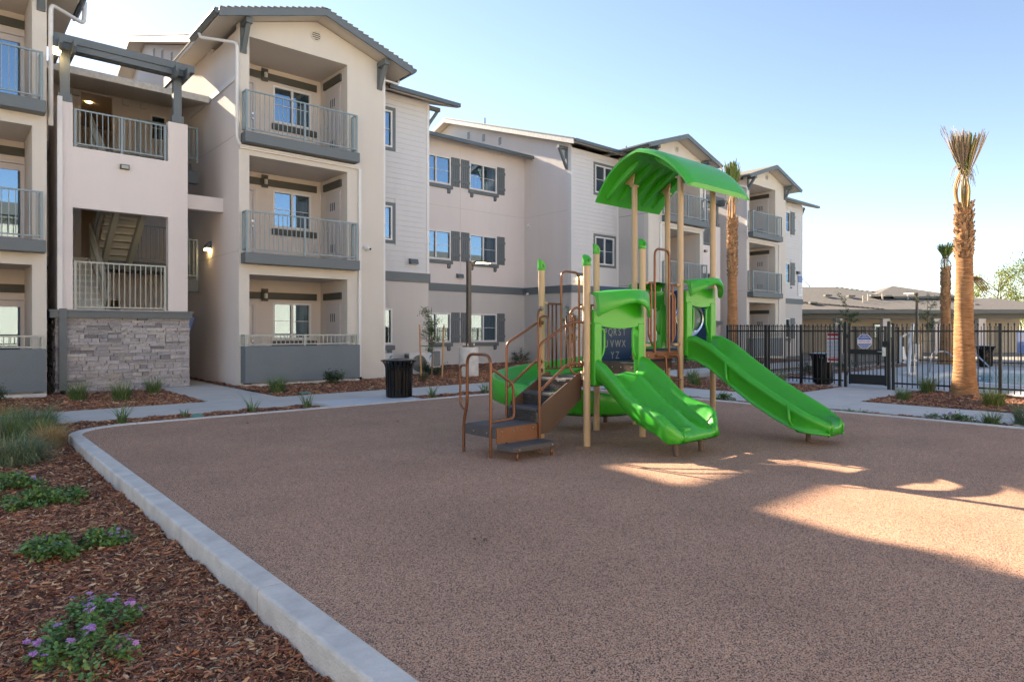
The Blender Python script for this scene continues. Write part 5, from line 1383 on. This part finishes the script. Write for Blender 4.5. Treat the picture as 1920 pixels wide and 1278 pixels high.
def young_tree(x, y, z, h, crown, n, label, seed, m='leaf_olive', stakes=True, size=.045, lean=0, group='staked young trees', slabel=None):
    g = random.Random(seed); t = thing('young_tree', label, 'tree', (x, y, z), group)
    top = Vector((x+lean, y, z+h*.92)); trunk = MB(); pts = bez([(x, y, z-.05), (x+.015, y, z+h*.35), (x+lean*.4-.02, y+.01, z+h*.65), tuple(top)], 5)
    trunk.tube([tuple(p) for p in pts], .024, 8, r1=.006); tips = []
    for k in range(16):
        b = Vector(pts[int(len(pts)*g.uniform(.42, .97))-1]); a = g.uniform(0, 6.283); L = crown*g.uniform(.5, 1.1)
        e = b+Vector((math.cos(a)*L*.8, math.sin(a)*L*.8, L*g.uniform(.15, .95))); trunk.tube([tuple(b), tuple(b.lerp(e, .5)+Vector((0, 0, .03))), tuple(e)], .007, 4, r1=.002); tips.append((b, e))
    trunk.build('trunk', 'bark', t, smooth=True)
    def pos():
        b, e = g.choice(tips); return b.lerp(e, g.random()**.55)+Vector((g.gauss(0, .05), g.gauss(0, .05), g.gauss(0, .05)))
    leaf_cloud(g, n, pos, size).build('crown', m, t)
    if stakes:
        for s, lb in ((-1, 'left'), (1, 'right')):
            ax, ay = -.60*s, .58*s
            q = MB().tube([(x+.24*s, y-.2*s, z-.05), (x+.28*s, y-.24*s, z+1.62)], .026, 8).build('tree_stake', 'stake', loc=(x+.24*s, y-.2*s, z), smooth=True, autosm=40)
            tag(q, (slabel or 'round wooden stake of a young tree')+', '+lb+' one of its pair', 'stake', 'wooden tree stakes')
        q = MB().tube(fillet([(x-.27, y+.23, z+.98), (x-.02, y-.03, z+.96), (x+.27, y-.23, z+.98), (x+.02, y+.04, z+.96), (x-.27, y+.23, z+.98)], .05), .012, 6).build('tree_tie', 'strap_green', loc=(x, y, z+.97))
        tag(q, 'green strap tying '+(slabel or 'a young tree to its stakes').replace('wooden stake beside', 'its stakes to'), 'strap', 'green tree straps')
young_tree(10.72, 17.62, -.05, 2.35, .42, 2400, 'small tree tied between two wooden stakes left of the lamp post', 101, slabel='wooden stake beside the small tree left of the lamp post')
young_tree(16.9, 18.0, -.03, 2.3, .42, 2000, 'small olive green tree behind the stair barrier of the play structure', 102, stakes=False, size=.045)
young_tree(31.4, 13.9, -.1, 3.1, .8, 1500, 'small tree standing behind the red and white notice sign', 103, stakes=False, size=.075)
young_tree(34.5, 11.2, -.1, 3.3, .75, 1500, 'small staked tree beyond the pool, left of the far palm', 104, stakes=True, size=.07, slabel='wooden stake beside the small tree beyond the pool')

# ------------------------------------------------------------------ palms
def palm(x, y, z, h, r0, r1, zb, hb, label, seed, green=.4, nf=10, spread=.42, flare=.1, dangling=True):
    g = random.Random(seed); t = thing('palm_tree', label, 'palm tree', (x, y, z), 'palms with tied up fronds')
    prof = []
    n = int(h/.028)
    for k in range(n+1):
        zz = h*k/n; r = r1+(r0-r1)*max(0, 1-zz/(h*.85))**1.3+flare*math.exp(-zz/.2)+.035*math.exp(-zz/.7)
        prof.append((zz, r))
    mb = MB(); ns = 26; rows = []
    for k, (zz, r) in enumerate(prof):
        rows.append([(x+(r+.006*math.sin(k*2.1+a*2)+.005*(k % 2)+.008*math.sin(a*5+zz*3))*math.cos(a), y+(r+.006*math.sin(k*2.1+a*2)+.005*(k % 2)+.008*math.sin(a*5+zz*3))*math.sin(a), z+zz) for a in [2*math.pi*q/ns for q in range(ns)]])
    mb.grid(rows, close=True).build('trunk', 'trunk_palm', t, smooth=True, autosm=60)
    bt = MB()
    for k in range(int(hb*230)):   # old leaf bases
        zz = z+zb-z+hb*g.random()**.9; a = g.uniform(0, 6.283); rr = r1*.95; w_ = r1*g.uniform(.22, .55); L = r1*g.uniform(.18, .55)
        c, s = math.cos(a), math.sin(a); base = Vector((x+rr*c, y+rr*s, zz)); o = Vector((c, s, 0)); tq = Vector((-s, c, 0)); up = Vector((0, 0, 1))
        lift = g.uniform(.0, 1.1)
        p = [base-tq*w_*.6-up*.05, base+tq*w_*.6-up*.05, base+o*L*.6+tq*w_*.5+up*L*lift, base+o*(L*.6+.02)-tq*w_*.4+up*L*lift*1.05]
        q = [v+o*.014 for v in p]; bt.hexa([tuple(v) for v in (p[0], p[1], q[1], q[0], p[3], p[2], q[2], q[3])])
    bt.build('leaf_base', 'boot', t, kind='stuff')
    if dangling:
        d = MB()
        for k in range(5):
            o = (k-2)*.025; d.tube(bez([(x+.2, y-.12+o, z+2.62), (x+.34, y-.24+o, z+2.55-.03*k), (x+.46, y-.34+o, z+2.38-.05*k)], 4), .018, 5, r1=.006)
        d.build('torn_base', 'bark', t)
    zt = z+h-.05; top = z+h
    ft = zb  # unused
    for k in range(nf):
        a = 2*math.pi*k/nf+g.uniform(-.2, .2); H = spread_h*g.uniform(.82, 1.0); rad = spread*g.uniform(.35, 1.0)
        c, s = math.cos(a), math.sin(a); b0 = Vector((x+r1*.55*c, y+r1*.55*s, zt)); rb_ = r1*g.uniform(.45, 1.25); b1 = Vector((x+rb_*c, y+rb_*s, zt+H*.25)); b2 = Vector((x+.07*c, y+.07*s, zt+H*g.uniform(.40, .56))); e = Vector((x+rad*c, y+rad*s, zt+H))
        pm = MB().tube([tuple(v) for v in bez([b0, b1, b2], 5)], .03, 5, r1=.014).build('frond', 'petiole', t, smooth=True)
        lf = MB(); nl = 17; isg = g.random() < green
        D_ = (e-b2); Ln = D_.length
        for q in range(nl):
            v = (q/(nl-1)-.5)*2; side = Vector((-s, c, 0)); tip = b2+D_*(1-.12*v*v)*g.uniform(.86, 1.02)+side*v*.17*g.uniform(.8, 1.3)+Vector((c, s, 0))*g.gauss(0, .05)
            m1 = b2.lerp(tip, .55)+side*v*.03; wv = Vector((-s, c, .0))*.019; tw = Vector((c, s, 0))*.010*(1 if q % 2 else -1)
            i = len(lf.v); lf.v += [tuple(b2), tuple(m1-wv+tw), tuple(m1+wv+tw), tuple(tip-wv*.5), tuple(tip+wv*.3+Vector((0, 0, -.03)))]; lf.f += [(i, i+1, i+2), (i+1, i+3, i+4, i+2)]
        lf.build('leaf_fan', 'frond_green' if isg else 'frond_dry', pm)
    th_ = MB()
    for k in range(60):     # loose fibres round the tie
        a = g.uniform(0, 6.283); zz = zt+spread_h*g.uniform(.36, .58); L = g.uniform(.08, .35); r = .11
        th_.tube([(x+r*math.cos(a), y+r*math.sin(a), zz), (x+(r+L*.35)*math.cos(a+.3), y+(r+L*.35)*math.sin(a+.3), zz-L*.4), (x+(r+L*.5)*math.cos(a+.4), y+(r+L*.5)*math.sin(a+.4), zz-L)], .004, 3, caps=False)
    th_.tube([(x+.115*math.cos(a), y+.115*math.sin(a), zt+spread_h*.47+.01*a) for a in fr(0, 12.5, 40)], .012, 4)
    th_.build('dead_fibre', 'frond_dry', t, kind='stuff')
    return t
spread_h = 1.95
palm(16.0, 4.45, -.05, 4.12, .215, .16, 3.0, 1.2, 'tall thick palm in front of the pool fence, lit orange by the sun', 201, green=.28, spread=.46, flare=.07)
spread_h = 2.1
palm(18.85, 12.2, -.05, 5.1, .19, .14, 3.2, 2.0, 'palm with green crown rising behind the play structure roof', 202, green=.6, spread=.5, dangling=False)
spread_h = 1.3
palm(31.86, 9.6, -.1, 4.15, .24, .17, 2.3, 1.9, 'far palm beyond the pool, left of the thick palm', 203, green=.85, spread=.5, dangling=False)

# ------------------------------------------------------------------ pool fence, gate and signs
def fence(p0, p1, label, posts, near=True, z=-.05, h=1.56, pitch=.116, group='black metal pool fence runs'):
    P0, P1 = Vector((*p0, z)), Vector((*p1, z)); L = (P1-P0).length; u = (P1-P0)/L; q = Vector((-u.y, u.x, 0))
    t = thing('pool_fence', label, 'fence', tuple(P0), group)
    def bar(m, d0, d1, w_, z0, z1):
        p = [P0+u*d0-q*w_, P0+u*d1-q*w_, P0+u*d1+q*w_, P0+u*d0+q*w_]; m.hexa([tuple(v+Vector((0, 0, z0))) for v in p]+[tuple(v+Vector((0, 0, z1))) for v in p]); return m
    for zr in (.14, h-.15): bar(MB(), 0, L, .017, zr, zr+.04).build('rail', 'fence_black', t)
    for d in posts:
        m = MB(); bar(m, d-.032, d+.032, .032, -.05, h+.03); bar(m, d-.038, d+.038, .038, h+.03, h+.042); m.build('post', 'fence_black', t)
    n = int(L/pitch); first = None; allm = MB()
    for k in range(1, n):
        d = k*L/n
        if any(abs(d-e) < .045 for e in posts): continue
        def pick(m, d):
            bar(m, d-.0095, d+.0095, .0095, .06, h); c = P0+u*d; z0 = z+h
            r = [(.0095, 0), (.017, .012), (.014, .03), (.001, .065)]
            for (r0, a), (r1, b_) in zip(r, r[1:]):
                lo = [(c+u*(sx_*r0)+q*(sy*r0)) for sx_, sy in ((-1,-1),(1,-1),(1,1),(-1,1))]; hi = [(c+u*(sx_*r1)+q*(sy*r1)) for sx_, sy in ((-1,-1),(1,-1),(1,1),(-1,1))]
                m.hexa([(v.x, v.y, z0+a) for v in lo]+[(v.x, v.y, z0+b_) for v in hi])
        if not near: pick(allm, d); continue
        if first is None:
            m = MB(); pick(m, d); first = m.build('picket', 'fence_black', t, loc=tuple(P0+u*d)); d0 = d
        else: dup_part(first, tuple(u*(d-d0)))
    if not near: allm.build('picket', 'fence_black', t, kind='stuff')
    return t
fence((16.6, 10.93), (16.6, 7.42), 'black picket pool fence left of the gate', [0.03, 1.3, 2.35, 3.42])
fence((16.6, 6.20), (16.6, -1.5), 'black picket pool fence right of the gate, behind the thick palm', [.03, 2.3, 4.6, 6.9])
fence((16.66, 10.96), (30.1, 10.96), 'black picket fence along the far left side of the pool', fr(2.4, 13.4, 5), near=False)
fence((30.15, 10.9), (30.15, -4), 'black picket fence behind the pool, before the low building', fr(.1, 14.8, 6), near=False)

gt = thing('pool_gate', 'black metal picket gate with kick plate and lever handle', 'gate', (16.6, 6.8, -.05))
for y in (7.355, 6.275): MB().box(16.565, 16.635, y-.032, y+.032, -.1, 1.62).build('gate_post', 'fence_black', gt)
y0, y1 = 6.33, 7.27
fm = MB()
fm.box(16.575, 16.625, y0, y0+.045, .03, 1.50).box(16.575, 16.625, y1-.045, y1, .03, 1.50)
for z in (.05, 1.36): fm.box(16.585, 16.615, y0+.046, y1-.046, z, z+.04)
fm.build('gate_frame', 'fence_black', gt)
MB().box(16.578, 16.583, y0+.046, y1-.046, .045, .29).build('kick_plate', 'fence_black', gt); MB().box(16.578, 16.583, y0+.046, y1-.046, .80, .92).build('mid_plate', 'fence_black', gt)
f0 = None
for k in range(1, 9):
    y = y0+.05+k*(y1-y0-.1)/9
    if f0 is None: f0 = MB().box(16.59, 16.61, y-.0095, y+.0095, .09, 1.49).build('picket', 'fence_black', gt, loc=(16.6, y, .09)); ya = y
    else: dup_part(f0, (0, y-ya, 0))
MB().box(16.54, 16.574, 6.335, 6.42, .76, .98).build('lock_case', 'steel', gt, bevel=.006)
MB().tube([(16.53, 6.38, .87), (16.50, 6.38, .87), (16.49, 6.52, .875)], .011, 8).build('lever_handle', 'steel', gt, smooth=True)
MB().box(16.56, 16.64, 6.33, 6.42, 1.0, 1.13).build('latch_guard', 'fence_black', gt)
for z in (.25, 1.2): MB().tube([(16.56, 7.30, z), (16.56, 7.30, z+.1)], .018, 8).build('hinge', 'fence_black', gt)

so = thing('gate_sign', 'white rimmed blue octagon sign reading KEEP CLOSED on the pool gate', 'sign', (16.56, 6.86, 1.12))
def octa(r, x, c=(6.86, 1.12)): return [(x, c[0]-r*math.cos(R(22.5+45*k)), c[1]+r*math.sin(R(22.5+45*k))) for k in range(8)]
MB().prism(octa(.195, 16.566), (.006, 0, 0)).build('panel', 'sign_white', so)
MB().prism(octa(.178, 16.563), (.002, 0, 0)).build('blue_field', 'sign_blue', so)
MB().box(16.5605, 16.5625, 6.86-.172, 6.86+.172, 1.065, 1.165).build('white_band', 'sign_white', so)
text_mesh('lettering', 'KEEP CLOSED', .068, face_mtx((16.559, 6.86, 1.117), (0, -1, 0)), 'sign_red', so, .0006, width=.70)
for s_, z, sz, wd in (('POOL AREA', 1.255, .03, 1), ('THIS GATE MUST BE', 1.205, .028, .9), ('KEPT CLOSED AND', 1.03, .028, .9), ('LATCHED AT ALL', .995, .026, .9), ('TIMES', .965, .024, 1)):
    pass
bars = MB()
for z, hw_ in ((1.262, .05), (1.235, .085), (1.205, .12), (1.04, .14), (1.012, .12), (.985, .08)): 
    y = 6.86-hw_
    while y < 6.86+hw_-.015:
        l = rnd.uniform(.012, .035); bars.box(16.5605, 16.5625, y, min(y+l, 6.86+hw_), z-.006, z+.006); y += l+.008
bars.build('small_print', 'sign_white', so)

ns = thing('notice_sign', 'tall white pool rules notice with red and blue print, behind the fence by the gate', 'sign', (16.75, 7.72, .55))
MB().box(16.70, 16.705, 7.54, 7.90, .56, 1.34).build('panel', 'sign_white', ns)
pr = MB()
def rules(mb, y0_, y1_, z0, z1, n):
    for k in range(n):
        z = z0+(z1-z0)*k/n; y = y0_
        while y < y1_-.01:
            l = rnd.uniform(.01, .05); mb.box(16.696, 16.6985, y, min(y+l, y1_), z, z+.012); y += l+.01
rr_ = MB(); rr_.box(16.696, 16.6985, 7.55, 7.89, 1.25, 1.32); rr_.box(16.696, 16.6985, 7.55, 7.89, 1.16, 1.20); rr_.box(16.696, 16.6985, 7.56, 7.88, .60, .66); rr_.box(16.696, 16.6985, 7.60, 7.84, .68, .70)
rr_.build('red_print', 'sign_red', ns)
rules(pr, 7.74, 7.89, .74, 1.13, 11); rules(pr, 7.55, 7.70, .74, 1.13, 11); pr.build('blue_print', 'print_blue', ns)
ns2 = thing('notice_sign', 'white and blue notice beyond the pool at the right picture edge', 'sign', (30.05, 6.0, .4))
MB().box(30.08, 30.09, 5.75, 6.5, .5, 1.35).build('panel', 'print_blue', ns2); MB().box(30.07, 30.078, 5.8, 6.45, .95, 1.3).build('print', 'print_grey', ns2)
MB().tube([(30.1, 6.1, -.1), (30.1, 6.1, .5)], .02, 6).build('leg', 'fence_black', ns2)

# pool furniture
pl = thing('pool_lift', 'white pool lift with a seat standing on the pool deck', 'pool lift', (22.9, 8.2, -.05))
MB().tube([(22.35, 7.85, -.05), (22.75, 7.92, .7), (23.23, 8.0, 1.62)], .05, 4).build('mast', 'ac_white', pl)
MB().tube([(22.93, 8.28, 1.16), (23.18, 8.0, 1.38)], .045, 4).tube([(23.1, 8.05, 1.2), (22.98, 8.1, .85)], .025, 4).build('arm', 'ac_white', pl)
MB().tube([(22.93, 8.28, 1.18), (22.96, 8.3, .35), (23.1, 8.2, .32)], .045, 4).build('hanger', 'ac_white', pl)
MB().box(22.3, 22.8, 7.75, 8.05, -.05, .03).build('base', 'ac_white', pl, bevel=.02)
MB().box(23.25, 23.6, 7.95, 8.3, .35, .42).prism([(23.25, 8.32, .4), (23.6, 8.32, .4), (23.55, 8.4, .85), (23.3, 8.4, .85)], (0, .05, 0)).build('seat', 'ac_white', pl, bevel=.02)
for k, dy in ((0, 0), (1, -1.15)):
    tag(MB().tube(fillet([(24.5+k*.5, 7.9+dy*.6, -.08), (24.6+k*.5, 7.85+dy*.6, .66), (25.0+k*.5, 7.5+dy*.6, .66), (23.6+k*.6, 6.1+dy*.4, -.15)], .14), .024, 8).build('pool_handrail', 'steel', loc=(24.5+k*.5, 7.9+dy*.6, 0), smooth=True),
        ('left' if k == 0 else 'right')+' steel handrail slanting down into the blue pool', 'handrail', 'pool handrails')
tag(MB().tube([(21.9, 7.5, -.05), (21.9, 7.5, .62)], .02, 8).box(21.86, 21.94, 7.46, 7.54, .62, .66).build('deck_post', 'steel', loc=(21.9, 7.5, 0)), 'thin steel post on the pool deck left of the handrails', 'post')

# round lids and small ground fittings
o = MB().lathe([(.0, -.03), (.10, -.03), (.095, .03), (.06, .06), (.0, .07)], (3.05, 12.3, -.045), 16, caps=False).build('sprinkler_valve_lid', 'lid_green', loc=(3.05, 12.3, -.05), smooth=True)
tag(o, 'round green irrigation lid on the mulch strip near the kerb', 'irrigation lid')
o = MB().box(14.4, 14.85, 8.9, 9.25, -.06, -.025).build('valve_box', 'lid_green', loc=(14.6, 9.1, -.05), bevel=.01)
tag(o, 'flat green valve box cover on mulch near the straight slide', 'valve box')
o = MB().box(5.9, 6.12, 15.25, 15.4, -.06, -.02).build('valve_box', 'lid_green', loc=(6, 15.3, -.05), bevel=.01)
tag(o, 'small green valve box cover on mulch before the grey patio wall', 'valve box')

# ------------------------------------------------------------------ low hip-roofed building beyond the pool
cl = thing('pool_house', 'long low cream building with brown hip roof and grey eave beam beyond the pool', 'building', (41.19, 21.18, -.2)); cl.rotation_euler[2] = math.atan2(-.702, .7121)
def cadd(mb, n, m, p=None, **k):
    o = mb.build(n, m, None, **k); o.parent = p or cl; return o
# local frame: x to the right along the eave, y away from the viewer; the origin lies at the left end of the eave
cadd(MB().box(-8, 16.5, 3.0, 14, 0, 2.85), 'wall', 'club_wall')
cadd(MB().box(16.55, 19, 8, 14, 0, 2.85), 'wall', 'club_wall')
rd = [(-5.2, 1.2, 3.35), (12.4, 1.2, 3.35), (12.4, 14.5, 3.35), (-5.2, 14.5, 3.35), (1.8, 7.6, 5.0), (4.9, 7.6, 5.0)]
cadd(MB().poly([rd[0], rd[1], rd[5], rd[4]]).poly([rd[1], rd[2], rd[5]]).poly([rd[2], rd[3], rd[4], rd[5]]).poly([rd[3], rd[0], rd[4]]), 'roof', 'club_roof')
cadd(MB().poly([(-9, -.4, 2.98), (18.2, -.4, 2.98), (15.2, 3.6, 3.92), (-9, 3.6, 3.92)]).poly([(18.2, -.4, 2.98), (18.2, 16, 2.98), (15.2, 12, 3.92), (15.2, 3.6, 3.92)]).poly([(-9, -.4, 2.94), (-9, 16, 2.94), (18.2, 16, 2.94), (18.2, -.4, 2.94)]), 'roof', 'club_roof')
r2 = [(2.5, .8, 3.12), (14.2, .8, 3.12), (14.2, 10, 3.12), (2.5, 10, 3.12), (9.0, 5.0, 4.66), (9.9, 5.0, 4.66)]
cadd(MB().poly([(6.2, -.35, 3.0), (11.8, -.35, 3.0), (9.2, 5.2, 4.3), (8.8, 5.2, 4.3)]), 'roof', 'club_roof')
u0 = [(6.0, 3.0, 4.02), (12.6, 3.0, 4.02), (12.6, 10, 4.02), (6.0, 10, 4.02), (9.0, 6.4, 5.0)]
cadd(MB().poly([u0[0], u0[1], u0[4]]).poly([u0[1], u0[2], u0[4]]).poly([u0[2], u0[3], u0[4]]).poly([u0[3], u0[0], u0[4]]), 'upper_roof', 'club_roof')
cadd(MB().box(7.5, 12.65, 2.95, 3.05, 3.86, 4.03), 'fascia', 'club_beam')
cadd(MB().box(9.3, 11.4, 3.6, 9.5, 3.2, 3.9), 'upper_wall', 'club_wall')
cadd(MB().box(-9, 18.2, -.46, -.405, 2.72, 2.97), 'fascia', 'club_beam')
cadd(MB().box(-9, 17.4, .35, .6, 2.38, 2.75), 'eave_beam', 'club_beam')
cadd(MB().quad((-9, -.4, 2.7), (18.2, -.4, 2.7), (18.2, 3, 2.7), (-9, 3, 2.7)), 'soffit', 'soffit')
for x in (-3.6, 2.55, 5.75, 9.2, 12.2, 15.9): cadd(MB().box(x-.24, x+.24, .3, .75, 0, 2.38), 'column', 'stucco_pink')
for x in (.3, 6.8, 13.2): cadd(MB().box(x-.2, x+.2, 2.86, 2.998, 2.05, 2.3), 'wall_light', 'trim_dark')
wv = cadd(MB().box(6.0, 7.5, 2.95, 2.998, 1.0, 2.1), 'window', 'club_beam'); cadd(MB().box(6.1, 7.4, 2.93, 2.949, 1.1, 2.0), 'pane', 'pane', wv)
cadd(MB().box(3.5, 4.4, 2.95, 2.998, 0, 2.1), 'door', 'trim_dark')
for x, y in ((1.1, 1.2), (3.0, 3.6), (4.6, 3.4), (6.3, 3.6), (7.2, 3.4)):
    z = 2.98+(y+.4)/7.6*2.02; cadd(MB().box(x-.24, x+.24, y-.2, y+.25, z+.02, z+.13), 'roof_vent', 'club_beam')
for x, y in ((4.9, 2.0), (5.5, 2.6), (6.6, 2.8), (8.5, 3.0)):
    z = 2.98+(y+.4)/7.6*2.02; cadd(MB().tube([(x, y, z-.1), (x, y, z+.4)], .06, 8), 'vent_pipe', 'club_wall')
hp_ = MB()      # hip cap shingles
for a, b_ in ((rd[0], rd[4]), (rd[1], rd[5]), ((5.2, -.3, 3.0), (-2.0, 3.0, 3.86))):
    A, Bv = Vector(a), Vector(b_); n = 26
    for k in range(n):
        p = A.lerp(Bv, (k+.2)/n)+Vector((0, 0, .02)); hp_.box(p.x-.14, p.x+.14, p.y-.12, p.y+.12, p.z-.01, p.z+.025)
cadd(hp_, 'hip_cap', 'shingle', kind='stuff')

sl = thing('street_light', 'curved arm street light rising behind the low hip-roofed building', 'street light', (84.6, 43.0, -.2))
MB().tube([(84.9, 42.7, -.2), (84.9, 42.7, 7.6)], .12, 8, r1=.08).build('pole', 'rail_grey', sl, smooth=True)
MB().tube(bez([(84.9, 42.7, 7.4), (84.2, 43.3, 8.4), (83.2, 44.3, 8.75), (82.2, 45.3, 8.8)], 5), .06, 6).build('arm', 'rail_grey', sl, smooth=True)
MB().box(81.7, 82.4, 45.1, 45.6, 8.7, 8.85).build('lamp_head', 'rail_grey', sl)

def big_tree(x, y, z, h, crown, n, label, seed, m, size=.5, zc=.62, grp='trees beyond the low building'):
    g = random.Random(seed); t = thing('broadleaf_tree', label, 'tree', (x, y, z), grp)
    tr = MB(); tr.tube(bez([(x, y, z), (x+.2, y, z+h*.25), (x-.1, y+.2, z+h*.55), (x, y, z+h*.85)], 5), h*.022, 8, r1=h*.004); tips = []
    for k in range(26):
        b = Vector((x, y, z+h*g.uniform(.25, .8))); a = g.uniform(0, 6.283); L = crown*g.uniform(.45, 1.0)
        e = b+Vector((math.cos(a)*L, math.sin(a)*L, L*g.uniform(.05, .9))); e.z = min(e.z, z+h); tr.tube([tuple(b), tuple(b.lerp(e, .5)+Vector((0, 0, .2))), tuple(e)], h*.007, 4, r1=h*.002, caps=False); tips.append((b, e))
    tr.build('trunk', 'bark', t, smooth=True)
    cl_ = [(b.lerp(e, g.uniform(.55, 1.05)), crown*g.uniform(.14, .3)) for b, e in tips for _ in range(3)]
    def pos():
        c, r = g.choice(cl_); return c+Vector((g.gauss(0, r*.55), g.gauss(0, r*.55), g.gauss(0, r*.42)))
    leaf_cloud(g, n, pos, size).build('crown', m, t)
big_tree(87.5, 20.6, -.2, 8.8, 4.4, 11000, 'tall airy yellow green tree beyond the low building, left of the two', 301, 'leaf_yellow', .2)
big_tree(96.0, 15.5, -.2, 10.5, 5.2, 11000, 'taller olive green tree at the right picture edge', 302, 'leaf_olive', .24)
big_tree(76, 14.6, -.2, 4.2, 3.0, 6000, 'low yellow leaved tree behind the right end of the low building', 303, 'leaf_yellow', .18)
big_tree(70, 11.8, -.2, 4.4, 3.0, 6000, 'low pale yellow tree at the right edge, partly hidden by the fence', 304, 'leaf_yellow', .17)
big_tree(66, 15.8, -.2, 3.9, 1.6, 3000, 'bright lime green small tree by the upper eave of the low building', 305, 'leaf_yellow', .15)
